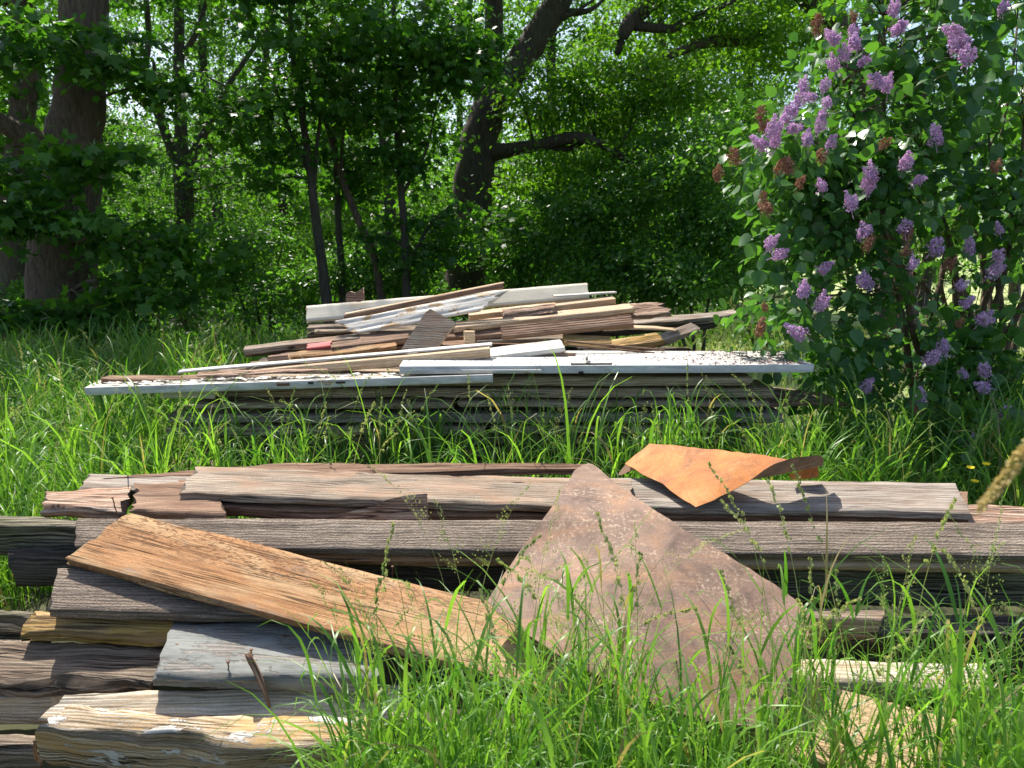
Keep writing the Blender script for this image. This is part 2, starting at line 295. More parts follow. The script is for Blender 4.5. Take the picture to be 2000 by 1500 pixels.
# ------------------------------------------------------------ boards
def wob(rg, amp=1.0, f0=2.0, oct=5):
    a = [(f0 * 2.03 ** k, rg.rand() * 6.28, rg.rand() * 6.28, .62 ** k) for k in range(oct)]
    return lambda u, v=0: amp * sum(w_ * np.sin(f * u + p + 1.7 * np.sin(v * f * .6 + q)) for f, p, q, w_ in a)
def board(name, mat, q, t, label, cat='plank', rag=.003, jl=.01, jr=.01, sl=0., sr=0., bow=0., bev=.004, group=None, seed=None, parent=None, grooves=0, dn=None, notch=()):
    """q = FL,FR,BR,BL world corners of the upper face"""
    global _bs
    _bs += 1; rg = np.random.RandomState(seed or _bs)
    FL, FR, BR, BL = [np.asarray(p, float) for p in q]
    ln = (np.linalg.norm(FR - FL) + np.linalg.norm(BR - BL)) / 2; wd = (np.linalg.norm(BL - FL) + np.linalg.norm(BR - FR)) / 2
    N_ = int(min(150, max(12, ln / .022))); 
    Mt = max(7, int(wd / .03)) if not grooves else 6 * grooves + 1
    b = min(bev, t * .3) / wd; c = min(bev, t * .3)
    top = [(s, 0.) for s in np.linspace(b, 1 - b, Mt)]
    if grooves: top = [(s, (.004 if (k % 6) in (3,) else 0.)) for k, (s, _) in enumerate(top)]
    ring = top + [(1, c), (1, t * .5), (1, t - c), (1 - b, t), (.5, t), (b, t), (0, t - c), (0, t * .7), (0, t * .35), (0, c)]
    S = np.array([r[0] for r in ring]); D = np.array([r[1] for r in ring]); K = len(ring)
    u = np.linspace(0, 1, N_)[:, None]
    wf, wb, wt, we1, we2 = wob(rg, rag, 7), wob(rg, rag, 6), wob(rg, rag * .5, 5, 4), wob(rg, 1, 5 / max(wd, .05) * .3, 5), wob(rg, 1, 5 / max(wd, .05) * .3, 5)
    eL = (sl * S + jl * np.abs(we1(S * wd * 60, D * 40)) * .7) / ln; eR = (sr * S + jr * np.abs(we2(S * wd * 60, D * 40)) * .7) / ln
    U = eL[None] * (1 - u) + (1 - eR[None]) * u
    P = (FL + (FR - FL) * U[..., None]) * (1 - S[None, :, None]) + (BL + (BR - BL) * U[..., None]) * S[None, :, None]
    ax = (FR - FL) / np.linalg.norm(FR - FL); wv_ = (BL - FL); wv_ = wv_ - ax * wv_.dot(ax); wv_ /= np.linalg.norm(wv_); nn = np.cross(ax, wv_)
    UL = U * ln
    side = np.where(S[None] < .02 + b, wf(UL, D[None] * 20), 0) + np.where(S[None] > .98 - b, wb(UL, D[None] * 20), 0)
    dz = D[None] + wt(UL, S[None] * wd * 10) + bow * (np.sin(np.pi * U)) * 1.0
    for (nu, nw, na) in notch:       # bites out of the rear or front edge: position, half width, depth
        side = side - np.sign(na) * np.where((S[None] > .9) if na > 0 else (S[None] < .1), abs(na) * np.clip(1 - np.abs(U - nu) / nw, 0, 1) * (1 + .4 * np.sin(UL * 90)), 0)
    P = P + wv_ * side[..., None] - nn * dz[..., None]
    per = np.concatenate([[0], np.cumsum(np.hypot(np.diff(S) * wd, np.diff(D)))])
    uv = np.stack([UL, np.broadcast_to(per, UL.shape)], -1).reshape(-1, 2)
    i = np.arange(N_ - 1)[:, None] * K; j = np.arange(K)[None]; k = (j + 1) % K
    F = [np.stack([i + j, i + K + j, i + K + k, i + k], -1).reshape(-1, 4)]
    V = P.reshape(-1, 3)
    # end caps with their own vertices
    capv = np.concatenate([P[0], P[-1]]); cuv = np.stack([np.tile(D * 3, 2) + 5, np.tile(S * wd, 2) + 3], -1); o = len(V)
    F += [(np.arange(K) + o)[None], (np.arange(K)[::-1] + o + K)[None]]
    me = mesh(name, np.concatenate([V, capv]), F, np.concatenate([uv, cuv]))
    org = V.mean(0); 
    if parent is None:
        me.transform(Matrix.Translation(-Vector(org)))
        ob = link(name, me, M[mat]); ob.location = org
        tag(ob, label, cat, group)
    else: ob = link(name, me, M[mat], parent)
    return ob
_bs = 100
def Q(fl, fr, br, bl): return [pz(*p) for p in (fl, fr, br, bl)]
def QY(a, b, w_, tilt=0.):
    """front upper edge a->b given as (px,py,Y); width goes back, raised by tilt degrees"""
    A, B = pY(*a), pY(*b); ax = (B - A) / np.linalg.norm(B - A); h = np.array([-ax[1], ax[0], 0]); h /= np.linalg.norm(h)
    up = np.cross(ax, h); d = h * math.cos(R(tilt)) + up * math.sin(R(tilt))
    return [A, B, B + d * w_, A + d * w_]
def polyslab(name, mat, pts, t, label, cat, parent=None):
    """flat outline in space, given thickness; pts = world points, anticlockwise from the camera"""
    P = np.array(pts); c = P.mean(0); nrm = np.zeros(3)
    for a, b in zip(P, np.roll(P, -1, 0)): nrm += np.cross(a - c, b - c)
    nrm /= np.linalg.norm(nrm)
    if nrm[1] > 0: nrm = -nrm
    k = len(P); V = np.concatenate([P, P - nrm * t]); idx = np.arange(k); nx = (idx + 1) % k
    ax = (P[1] - P[0]) / np.linalg.norm(P[1] - P[0]); ay = np.cross(nrm, ax)
    uv = np.stack([(V - c) @ ax, (V - c) @ ay], -1)
    V3 = np.concatenate([V, V]); uv = np.concatenate([uv, uv + .02])
    F = [idx[None], (idx[::-1] + k)[None], np.stack([idx + 2 * k, idx + 3 * k, nx + 3 * k, nx + 2 * k], -1)]
    me = mesh(name, V3, F, uv); me.transform(Matrix.Translation(-Vector(c))); ob = link(name, me, M[mat]); ob.location = c; tag(ob, label, cat); return ob

# ---- front pile
FP = 'planks of the front timber pile'
board('weathered_plank', 'greybrown', Q((345, 963, .60), (1240, 994, .60), (1235, 938, .63), (377, 910, .63)), .032, 'long brown-grey plank with a rotten ragged far edge behind the big rusty sheet', rag=.004, jl=.03, notch=[(.32, .05, .018), (.42, .03, .014), (.62, .04, .016)])
board('plank_under', 'redbrown', Q((300, 986, .555), (1235, 1012, .555), (1240, 950, .585), (330, 930, .585)), .05, 'reddish dark plank lying under the long brown-grey plank', rag=.006, jl=.05)
bpy.data.objects['plank_under'].name = 'reddish_plank'
board('broken_strip', 'redbrown', Q((175, 934, .585), (1160, 915, .60), (1160, 905, .61), (540, 905, .61)), .03, 'rotten brown strip showing behind the long brown-grey plank', rag=.004, jl=.05)
board('grey_board', 'grey', Q((150, 958, .565), (395, 958, .565), (372, 931, .59), (172, 923, .59)), .03, 'short pale grey board at the far left end of the front pile', jl=.02)
board('split_timber', 'red', Q((78, 990, .55), (245, 1000, .55), (262, 951, .575), (90, 957, .575)), .055, 'pinkish split timber end jutting left in the front pile', rag=.009, jl=.02, jr=.03, bev=.012)
board('broken_timber', 'redbrown', Q((248, 1000, .56), (440, 1006, .56), (420, 938, .60), (262, 938, .60)), .05, 'splintered red-brown timber with a knot beside the pinkish split end', rag=.008, jl=.03, bev=.01)
board('weathered_plank', 'grey', Q((1190, 989, .575), (1898, 1003, .575), (1868, 943, .615), (1180, 932, .615)), .028, 'broad pale grey plank under the folded orange sheet', rag=.003, jl=.01, jr=.006)
board('reddish_plank', 'redbrown', Q((1200, 1006, .54), (1893, 1014, .54), (1890, 960, .58), (1200, 950, .58)), .03, 'reddish plank directly under the broad pale grey plank', rag=.005)
board('split_timber', 'red', Q((1850, 1022, .53), (2150, 1022, .53), (2160, 985, .56), (1850, 984, .56)), .05, 'red split timber at the right end of the front pile', rag=.008, bev=.01)
polyslab('wood_splinter', 'red', [pY(633, 1014, 2.79), pY(836, 1014, 2.79), pY(834, 964, 2.82), pY(790, 968, 2.82), pY(752, 977, 2.81), pY(742, 986, 2.81), pY(700, 995, 2.8)], .018, 'pinkish triangular splinter standing behind the long grey beam', 'splinter')
board('long_beam', 'sawn', Q((143, 1068, .49), (2120, 1088, .49), (2120, 1020, .56), (148, 1011, .56)), .035, 'very long grey rough-sawn beam crossing the whole front pile', cat='beam', rag=.0015, jl=.012)
board('long_plank', 'orange', [p - np.array([0, .0, .048]) for p in Q((300, 1066, .49), (2120, 1088, .49), (2120, 1030, .55), (300, 1020, .55))], .03, 'brown plank edge showing below the long grey beam', rag=.002)
board('mossy_beam', 'mossy', Q((-150, 1026, .52), (175, 1030, .52), (175, 1013, .535), (-150, 1008, .535)), .13, 'mossy dark beam at the left edge behind the grey beam end', cat='beam', rag=.006)
board('dark_beam', 'dark', Q((10, 1084, .43), (1250, 1090, .43), (1250, 1078, .44), (16, 1068, .44)), .15, 'blackish beam with a ragged end under the long grey beam', cat='beam', rag=.005, jl=.012, bev=.01)
board('mossy_beam', 'mossy', Q((-150, 1210, .33), (90, 1212, .33), (95, 1190, .35), (-150, 1184, .35)), .10, 'mossy beam stub at the left edge beneath the blackish beam', cat='beam', rag=.01, bev=.015)
board('tan_plank', 'sawn', Q((92, 1192, .42), (600, 1204, .38), (600, 1112, .455), (113, 1108, .492)), .035, 'grey-tan rough plank sloping under the orange-tan board', rag=.003, jl=.01, jr=.02)
board('yellow_timber', 'yellow', Q((34, 1240, .335), (640, 1252, .315), (640, 1203, .35), (62, 1193, .378)), .055, 'rotten yellow timber with a rounded ragged end, left side', cat='timber', rag=.007, jl=.03, bev=.02, sl=.0)
board('rotten_plank', 'darkbrown', Q((-170, 1332, .235), (292, 1343, .235), (345, 1256, .295), (-120, 1248, .295)), .05, 'rotten dark brown plank beside the grey painted block', rag=.012, jl=.03, jr=.012, bev=.012)
board('pale_board', 'pale', Q((-150, 1290, .262), (6, 1286, .262), (48, 1248, .272), (-150, 1245, .272)), .015, 'small pale board end at the left frame edge', rag=.003)
blk = board('grey_block', 'bluegrey', Q((296, 1316, .315), (745, 1330, .30), (760, 1222, .34), (338, 1209, .365)), .06, 'grey painted block with peeling paint and nail holes', cat='block', rag=.006, jl=.012, jr=.02, bev=.012)
board('pale_board', 'pale', Q((-150, 1364, .185), (100, 1364, .185), (215, 1346, .195), (-130, 1336, .195)), .10, 'tan timber with a smooth front face at the lower left edge', cat='timber', rag=.003, jr=.01)
board('bleached_plank', 'pale', Q((70, 1408, .20), (800, 1405, .20), (780, 1336, .245), (125, 1356, .245)), .03, 'bleached pale plank lying beneath the grey painted block', rag=.004, jl=.01)
board('crumbling_log', 'log', Q((48, 1428, .21), (720, 1462, .21), (730, 1392, .235), (132, 1374, .24)), .17, 'thick crumbling tan timber with pale top, lowest at the left', cat='timber', rag=.009, jl=.03, jr=.02, bev=.02, bow=.012)
board('dark_timber', 'darkbrown', Q((-150, 1462, .13), (70, 1462, .13), (70, 1440, .14), (-150, 1436, .14)), .1, 'dark timber end in the bottom left corner', cat='timber', rag=.008)
bb = QY((125, 1090, 2.46), (1930, 1580, 1.755), .30, 13)
board('orange_board', 'orange', bb, .026, 'long orange-tan board laid diagonally across the front pile', cat='board', rag=.002, jl=.016, jr=.002, bev=.003, sl=.0)
board('mossy_beam', 'mossy', Q((1440, 1112, .40), (2200, 1118, .40), (2200, 1100, .41), (1440, 1096, .41)), .16, 'dark mossy beam with cracks under the right end of the grey beam', cat='beam', rag=.006, bev=.01)
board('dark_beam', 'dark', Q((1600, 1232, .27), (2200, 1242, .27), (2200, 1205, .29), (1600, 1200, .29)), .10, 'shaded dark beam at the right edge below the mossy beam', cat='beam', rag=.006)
board('short_block', 'greybrown', Q((1500, 1204, .315), (1722, 1212, .315), (1732, 1192, .325), (1500, 1184, .325)), .095, 'short square brown block behind the right corner of the rusty sheet', cat='block', rag=.003, jr=.005)
board('cracked_plank', 'pale', Q((1480, 1330, .19), (1945, 1346, .19), (1925, 1296, .22), (1490, 1278, .22)), .07, 'cracked pale plank with a dark hole in the grass at lower right', rag=.006, jr=.01, bev=.01)
board('dark_beam', 'dark', Q((1450, 1395, .10), (2200, 1405, .10), (2200, 1350, .12), (1450, 1345, .12)), .1, 'dark filler beam for the shaded crevice deep in the grass at lower right', cat='beam', rag=.006)  # beam added as dark fill where the crevice is only in shade
# hidden bearers that carry the pile
for k, (x, lab) in enumerate([(-1.05, 'left squared bearer under the front pile'), (.05, 'middle squared bearer under the front pile'), (1.15, 'right squared bearer under the front pile')]):
    board('bearer', 'darkbrown', [np.array(p) for p in ((x, 3.2, .44), (x, 2.8, .27), (x + .16, 2.8, .27), (x + .16, 3.2, .44))], .26, lab, cat='bearer')
# nails and the splinter leaning on the block
def nail(a, b, r, parent, name='nail', mat='iron', head=True):
    P = np.linspace(a, b, 5) + rs.randn(5, 3) * .0008; V, F, uv = tube(P, r, 6); bf = Buf(); bf.add(V, F, .5, uv)
    if head:
        d = (P[-1] - P[0]) / np.linalg.norm(P[-1] - P[0]); V, F, uv = tube([P[-1], P[-1] + d * .003], r * 2.4, 8); bf.add(V, F, .5, uv)
    ob = link(name, bf.mesh(name), M[mat], parent)
    if parent: ob.location = tuple(-Vector(parent.location))
    return ob
a, b = pz(527, 1382, .225), pz(483, 1276, .37)
V, F, uv = tube(curve([a, a * .5 + b * .5 + np.array([.004, 0, .004]), b], 8), [.0045, .006, .008, .010, .010, .011, .011, .010], 5, .15); bf = Buf(); bf.add(V, F, .5, uv)
tag(link('wood_stick', bf.mesh('stick'), M['redbrown']), 'thin rusty brown stick leaning on the grey painted block', 'stick')
for (px, py) in ((345, 1262), (490, 1272), (555, 1246), (500, 1222), (412, 1226), (445, 1296)):
    a = pz(px, py, .335); nail(a - [0, 0, .02], a + [0.001, 0, .004], .0022, blk)
lb = bpy.data.objects['long_beam']; a = pz(222, 990, .585)
nail(pz(228, 1003, .575), pz(220, 972, .64), .0022, lb)
nail(pz(766, 1134, .40), pz(767, 1108, .47), .002, bpy.data.objects['dark_beam'])

# ---- rusty sheets
def sheet(name, mat, rings, t, label, wav, thick_mat=None):
    """rings: list of (outline px points, zfunc(px,py)); triangulated finely, then given thickness"""
    bf = Buf()
    for outline, zf, st in rings:
        o = []
        for a, b in zip(outline, outline[1:] + outline[:1]):
            k = max(1, int(np.hypot(b[0] - a[0], b[1] - a[1]) / st))
            for s in range(k): o.append((a[0] + (b[0] - a[0]) * s / k, a[1] + (b[1] - a[1]) * s / k))
        o = [(x + rs.randn() * .7, y + rs.randn() * .7) for x, y in o]
        xs = [p[0] for p in outline]; ys = [p[1] for p in outline]; inner = []
        for gx_ in np.arange(min(xs) + st / 2, max(xs), st):
            for gy_ in np.arange(min(ys) + st / 2, max(ys), st):
                x, y = gx_ + rs.rand() * 3, gy_ + rs.rand() * 3; ins = False; j = len(o) - 1
                for i_ in range(len(o)):
                    if (o[i_][1] > y) != (o[j][1] > y) and x < (o[j][0] - o[i_][0]) * (y - o[i_][1]) / (o[j][1] - o[i_][1]) + o[i_][0]: ins = not ins
                    j = i_
                if ins and min((x - p[0]) ** 2 + (y - p[1]) ** 2 for p in o) > (st * .45) ** 2: inner.append((x, y))
        vs_, _, fs, *_ = delaunay_2d_cdt([Vector(p) for p in o + inner], [], [list(range(len(o)))], 1, 1e-4)
        T = np.array([pz(v[0], v[1], zf(v[0], v[1]) + wav(v[0], v[1])) for v in vs_])
        F = np.array([list(f) for f in fs]); n0 = np.cross(T[F[0][1]] - T[F[0][0]], T[F[0][2]] - T[F[0][0]])
        if n0[2] < 0: F = F[:, ::-1]
        nv = len(T); ne = len(o); D = T - np.array([0, 0, t])
        uvp = T[:, :2] * 1.0; e0 = np.arange(ne); e1 = (e0 + 1) % ne
        bf.add(T, F, .5, uvp); bf.add(D, F[:, ::-1], .5, uvp + .3); bf.add(np.concatenate([T[:ne], D[:ne]]), np.stack([e0, e1, e1 + ne, e0 + ne], -1), .5, np.concatenate([uvp[:ne], uvp[:ne]]))
    me = bf.mesh(name, True); ob = link(name, me, M[mat]); tag(ob, label, 'metal sheet'); return ob
def affine(p):
    A = np.array([[x, y, 1] for x, y, z in p]); s = np.linalg.lstsq(A, np.array([z for *_, z in p]), rcond=None)[0]
    return lambda x, y: s[0] * x + s[1] * y + s[2]
ob1 = [(1138, 908), (1150, 904), (1166, 912), (1190, 934), (1228, 962), (1262, 985), (1330, 1030), (1420, 1084), (1510, 1140), (1586, 1196), (1578, 1240), (1560, 1278), (1536, 1342), (1495, 1420), (1400, 1412), (1300, 1385), (1200, 1338), (1110, 1290), (1040, 1245), (985, 1208), (951, 1174), (985, 1120), (1030, 1055), (1070, 1000), (1100, 958), (1122, 920)]
z1 = affine([(1150, 905, .70), (1586, 1196, .40), (951, 1172, .44), (1495, 1420, .29)])
sheet('rusty_sheet', 'rust', [(ob1, z1, 26)], .002, 'large brown rusty metal sheet leaning on the front pile behind the tall grass',
      lambda x, y: .014 + .005 * math.sin(x * .010 + y * .012) - .006 * abs(math.sin((x * .5 + y) * .011)) + .005 * abs(math.sin((x - y * .7) * .008 + .6)) + .03 * math.exp(-((y - 985) / 60.) ** 2))
z2 = affine([(1221, 905, .655), (1268, 867, .75), (1538, 897, .755), (1360, 990, .60)])
A2 = [(1222, 905), (1240, 888), (1268, 867), (1330, 871), (1400, 878), (1470, 886), (1538, 897), (1512, 906), (1490, 920), (1462, 938), (1430, 958), (1395, 976), (1360, 990), (1325, 970), (1295, 946), (1262, 930), (1240, 916)]
A3 = [(1539, 897), (1575, 891), (1603, 888), (1609, 897), (1607, 909), (1560, 918), (1520, 926), (1488, 934), (1465, 938), (1490, 920), (1512, 906)]
z3 = affine([(1539, 897, .755), (1603, 888, .77), (1607, 909, .69), (1470, 938, .67)])
A4 = [(1540, 925), (1598, 912), (1600, 930), (1578, 934), (1545, 936)]; z4 = affine([(1540, 925, .665), (1598, 912, .69), (1600, 930, .635), (1545, 936, .64)])
A5 = [(1223, 905), (1241, 916), (1212, 928), (1208, 926)]; z5 = affine([(1223, 905, .655), (1241, 916, .66), (1210, 928, .60)])
s2 = sheet('orange_sheet', 'rust2', [(A2, z2, 13)], .002, 'small bright orange rusty sheet with a folded corner on the broad grey plank', lambda x, y: .003 * math.sin(x * .02) - .006 * abs(math.sin((x + y) * .012)))
def foldmesh(A, z, mat):
    f = sheet('folded_edge', mat, [(A, z, 12)], .002, None, lambda x, y: .002 * math.sin(x * .1))
    for k in ('category', 'label'):
        if k in f: del f[k]
    f.parent = s2; return f
foldmesh(A3, z3, 'rust'); foldmesh(A5, z5, 'rust')
f4 = foldmesh(A4, z4, 'rust2'); f4['label'] = 'tan rusty flap under the folded corner'
s2.data.materials[0] = M['rust2']

# ---- rear pile: stacked planks under the doors
lays = [(735, 790, 1500), (770, 400, 1500), (792, 420, 1110), (794, 1120, 1555), (812, 360, 1440), (832, 390, 1480), (852, 410, 1500), (870, 390, 1350), (888, 430, 1480), (908, 420, 1400), (928, 450, 1500)]
zz = .865; ordn = ['first', 'second', 'third', 'fourth', 'fifth', 'sixth', 'seventh', 'eighth', 'ninth']
rg = np.random.RandomState(5)
for k in range(9):
    z = .845 - k * .072; th = [.05, .055, .03, .05, .045, .05, .05, .055, .055][k]
    y0 = 4.34 + rg.uniform(-.07, .07) - k * .008; 
    x0 = -2.0 + rg.uniform(-.1, .3); x1 = 1.48 + rg.uniform(-.2, .25); xm = rg.uniform(-.5, .6)
    segs = [(x0, xm), (xm + .01, x1)] if k in (2, 4, 6) else [(x0, x1)]
    for j, (a, b) in enumerate(segs):
        yy = y0 + j * .04; w2 = .27 + .03 * rg.rand()
        lab = f'{ordn[k]} plank layer down in the shaded stack below the white doors' + (', its left length' if len(segs) > 1 and j == 0 else ', its right length' if len(segs) > 1 else '')
        board('stacked_plank', ['stack', 'stack', 'stack', 'grey', 'stack', 'stack', 'greybrown', 'stack', 'greybrown'][k], [np.array(p) for p in ((a, yy, z), (b, yy, z), (b, yy + w2, z + .006), (a, yy + w2, z + .006))], th, lab, rag=.0022, jl=.02, jr=.02, bev=.005)
for k in range(4):     # depth of the pile: rear rows in shade
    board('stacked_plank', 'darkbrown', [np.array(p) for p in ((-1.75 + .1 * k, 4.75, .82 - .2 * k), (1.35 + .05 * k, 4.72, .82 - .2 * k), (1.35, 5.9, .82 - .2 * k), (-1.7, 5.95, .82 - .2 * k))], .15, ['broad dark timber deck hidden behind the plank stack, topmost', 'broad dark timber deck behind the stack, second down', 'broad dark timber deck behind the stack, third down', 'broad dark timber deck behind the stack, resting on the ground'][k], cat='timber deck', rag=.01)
board('dark_board', 'darkbrown', QY((1500, 768, 4.5), (1640, 782, 4.5), .25), .03, 'petal-strewn dark board end jutting right of the stack', rag=.01, jr=.04)
board('dark_board', 'redbrown', QY((1500, 785, 4.4), (1660, 788, 4.45), .12), .025, 'reddish thin board end jutting right towards the lilac', rag=.008, jr=.05)

def door(q, t, label, bands):
    c = np.mean(q, 0); e_ = empty('old_door', tuple(c)); tag(e_, label, 'door')
    board('door_leaf', 'door', q, t, None, parent=e_, rag=.0008, jl=.0, jr=.0, bev=.003)
    return e_
# right door
q = [pz(780, 715, .925), pz(1590, 712, .925), pz(1530, 686, .925), pz(800, 684, .925)]
dr = door(q, .045, 'white flat door with purple dried petals at its right end', 0)
for o_ in dr.children: o_.location = tuple(-Vector(dr.location))
ax = (q[1] - q[0]) / np.linalg.norm(q[1] - q[0]); fr = np.array([0, -1., 0])
def boxm(name, mat, c, ex, ey, ez, parent=None, ax=np.array([1., 0, 0]), bv=.002):
    c = np.asarray(c, float); az = np.array([0, 0, 1.]); ay = np.cross(az, ax)
    me = bpy.data.meshes.new(name); import bmesh
    bm = bmesh.new(); bmesh.ops.create_cube(bm, size=1.0)
    for v in bm.verts: v.co = Vector(c + ax * v.co.x * ex + ay * v.co.y * ey + az * v.co.z * ez)
    bmesh.ops.bevel(bm, geom=bm.edges[:], offset=min(bv, ex * .3, ey * .3, ez * .3), segments=2, affect='EDGES'); bm.to_mesh(me); bm.free()
    o = link(name, me, M[mat], parent); 
    if parent: o.location = tuple(-Vector(parent.location))
    return o
boxm('edge_lip', 'door', (q[0] + q[1]) / 2 + [0, -.004, -.036], np.linalg.norm(q[1] - q[0]) * .995, .012, .014, dr, ax)
boxm('lock_plate', 'darkmetal', pY(1135, 727, q[0][1] - .006), .028, .004, .012, dr, ax)
boxm('latch', 'iron', pY(1192, 727, q[0][1] - .006), .012, .006, .010, dr, ax)
boxm('handle_bar', 'darkmetal', pz(1155, 711, .935), .23, .008, .010, dr, ax)
hb = Buf(); V, F, uv = tube(curve([pz(1146, 708, .927), pz(1146, 700, .96), pz(1145, 695, .965), pz(1147, 690, .965)], 8), .008, 8); hb.add(V, F, .5, uv); V, F, uv = tube([pz(1145, 741, .845), pz(1145, 750, .83)], .008, 8)
ho = link('door_handle', hb.mesh('door_handle'), M['flake'], dr); ho.location = tuple(-Vector(dr.location))
# left door
q2 = [pY(165, 757, 4.18), pY(962, 731, 4.16), pY(965, 722, 4.62), pY(195, 742, 4.62)]
dl = door(q2, .045, 'chipped white door with an exposed lock edge at the left of the rear pile', 0)
for o_ in dl.children: o_.location = tuple(-Vector(dl.location)); o_.data.materials[0] = M['white']
ax2 = (q2[1] - q2[0]) / np.linalg.norm(q2[1] - q2[0])
boxm('lock_plate', 'iron', pY(553, 751, 4.160), .07, .004, .016, dl, ax2); boxm('hinge', 'darkmetal', pY(607, 748, 4.160), .03, .004, .014, dl, ax2); boxm('hinge', 'darkmetal', pY(665, 747, 4.160), .05, .004, .012, dl, ax2)
board('white_board', 'white', QY((782, 722, 4.19), (1060, 722, 4.2), .2), .022, 'narrow white board wedged between the two doors', rag=.001)
board('cream_board', 'cream', QY((312, 777, 4.3), (420, 777, 4.3), .05, 60), .02, 'short cream board end hanging below the chipped door')

# ---- rear pile: loose boards on top (px,py,depth)
def rb(name, mat, a, b, w_, t, tilt, label, **kw): return board(name, mat, QY(a, b, w_, tilt), t, label, **kw)
rb('square_timber', 'raw', (400, 733, 4.42), (958, 681, 4.45), .09, .055, 4, 'pale tan squared timber with white painted top above the chipped door', cat='timber', rag=.0015, jl=.02)
rb('white_strip', 'white', (345, 726, 4.46), (962, 672, 4.52), .07, .012, 3, 'white strip on top of the pale tan squared timber', rag=.001)
rb('brown_board', 'redbrown', (192, 741, 4.36), (432, 739, 4.36), .08, .032, 8, 'split brown board lying on the left end of the chipped door', rag=.006, jl=.03, jr=.03)
rb('broken_board', 'red', (380, 734, 4.3), (640, 724, 4.3), .05, .01, 15, 'low pinkish broken lath between timber and chipped door', rag=.006, jl=.04, jr=.05)
rb('moulding', 'white', (950, 697, 4.55), (1105, 679, 4.6), .16, .03, 12, 'white grooved moulding next to the door handle', cat='moulding', grooves=3, rag=.001)
rb('brown_block', 'redbrown', (1035, 688, 4.6), (1126, 690, 4.6), .05, .045, 0, 'small brown block in front of the thin dark rods', cat='block', rag=.004)
rb('grey_board', 'greybrown', (474, 684, 4.85), (735, 655, 5.0), .085, .034, 12, 'brown-grey board jutting left over the meadow grass', rag=.004, jl=.01, jr=.05)
rb('dark_board', 'darkbrown', (476, 692, 4.95), (860, 655, 5.05), .1, .02, 5, 'dark board just beneath the brown-grey jutting board', rag=.004)
rb('red_board', 'redpaint', (597, 682, 4.78), (647, 675, 4.78), .06, .035, 30, 'short red painted board end', cat='board', rag=.002, jl=.01)
rb('brown_board', 'redbrown', (645, 680, 4.76), (800, 661, 4.85), .07, .04, 25, 'dark red-brown board to the right of the red painted end', rag=.003)
rb('brown_board', 'orange', (560, 700, 4.7), (775, 677, 4.75), .07, .025, 20, 'tan-brown splintered board beneath the red painted end', rag=.006, jl=.05)
rb('brown_block', 'red', (520, 700, 4.8), (575, 694, 4.8), .08, .04, 10, 'small split block at the left under the tan-brown splintered board', cat='block', rag=.005)
polyslab('grey_plank', 'greybrown', [pY(783, 683, 4.62), pY(848, 686, 4.62), pY(882, 640, 4.70), pY(891, 630, 4.72), pY(840, 603, 4.78), pY(829, 612, 4.77)], .03, 'grey-brown rectangular panel propped up diagonally', 'panel')
rb('tan_board', 'raw', (885, 640, 5.0), (1245, 601, 5.25), .13, .035, 10, 'tan board running right from the propped grey panel', rag=.002, jl=.01, jr=.03)
rb('rough_board', 'red', (1110, 632, 5.1), (1322, 612, 5.4), .16, .03, 28, 'rough pinkish plank with a splintered right end', rag=.008, jr=.10)
rb('moulding', 'redbrown', (980, 657, 4.9), (1240, 632, 5.0), .10, .035, 35, 'red-brown grooved moulding under the tan board', cat='moulding', grooves=4, rag=.001)
rb('long_grey_plank', 'grey', (1235, 634, 5.45), (1465, 612, 5.9), .20, .03, 4, 'long grey plank reaching right under the lilac leaves', rag=.005, jr=.01)
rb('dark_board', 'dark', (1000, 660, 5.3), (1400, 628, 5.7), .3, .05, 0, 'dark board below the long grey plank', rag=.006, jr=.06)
rb('tan_lath', 'raw', (1178, 644, 5.0), (1326, 646, 5.1), .07, .012, 12, 'thin curved tan lath left of the dark board end', cat='lath', bow=-.015, jr=.04)
rb('mossy_block', 'yellow', (1100, 668, 4.9), (1196, 670, 4.9), .12, .03, 18, 'pale yellowish wood piece behind the thin dark rods', cat='block', rag=.004)
rb('mossy_chunk', 'yellow', (1205, 683, 4.95), (1300, 664, 5.1), .13, .045, 22, 'mossy yellow chunk of timber beside the white door', cat='block', rag=.008, bev=.012)
rb('grey_board', 'grey', (1285, 672, 5.2), (1372, 642, 5.4), .10, .03, 25, 'short grey weathered board right of the mossy yellow chunk', rag=.005, jr=.03)
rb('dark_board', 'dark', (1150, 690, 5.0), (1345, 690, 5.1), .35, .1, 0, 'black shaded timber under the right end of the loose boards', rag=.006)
for k, (a, b) in enumerate((((1105, 665, 4.75), (1300, 683, 4.8)), ((1108, 672, 4.7), (1280, 688, 4.75)))):
    rb('thin_rod', 'redbrown', a, b, .018, .012, 0, ['upper of the two thin dark rods by the white moulding', 'lower of the two thin dark rods by the white moulding'][k], cat='rod', rag=.001)
rb('wood_stub', 'raw', (905, 648, 4.88), (928, 648, 4.88), .04, .12, 5, 'upright pale wood stub between the stacked boards', cat='stub', rag=.001)
rb('grey_board', 'greybrown', (598, 640, 5.3), (720, 634, 5.35), .14, .022, 6, 'upper of the grey board ends under the cream board, left side', rag=.004)
rb('grey_board', 'stack', (612, 648, 5.25), (700, 644, 5.3), .12, .02, 10, 'lower of the grey board ends under the cream board, left side', rag=.006, jl=.03)
rb('dark_timber', 'darkbrown', (597, 652, 5.35), (1150, 640, 5.5), .5, .13, 0, 'dark timber core under the cream board', cat='timber', rag=.006)
rb('dark_timber', 'redbrown', (760, 676, 5.0), (1090, 676, 5.05), .25, .06, 3, 'shadowed red-brown timber behind the propped panel', cat='timber', rag=.006)
rb('redbrown_board', 'redbrown', (700, 668, 4.92), (985, 652, 5.0), .12, .03, 20, 'red-brown board passing behind the propped panel', rag=.004)
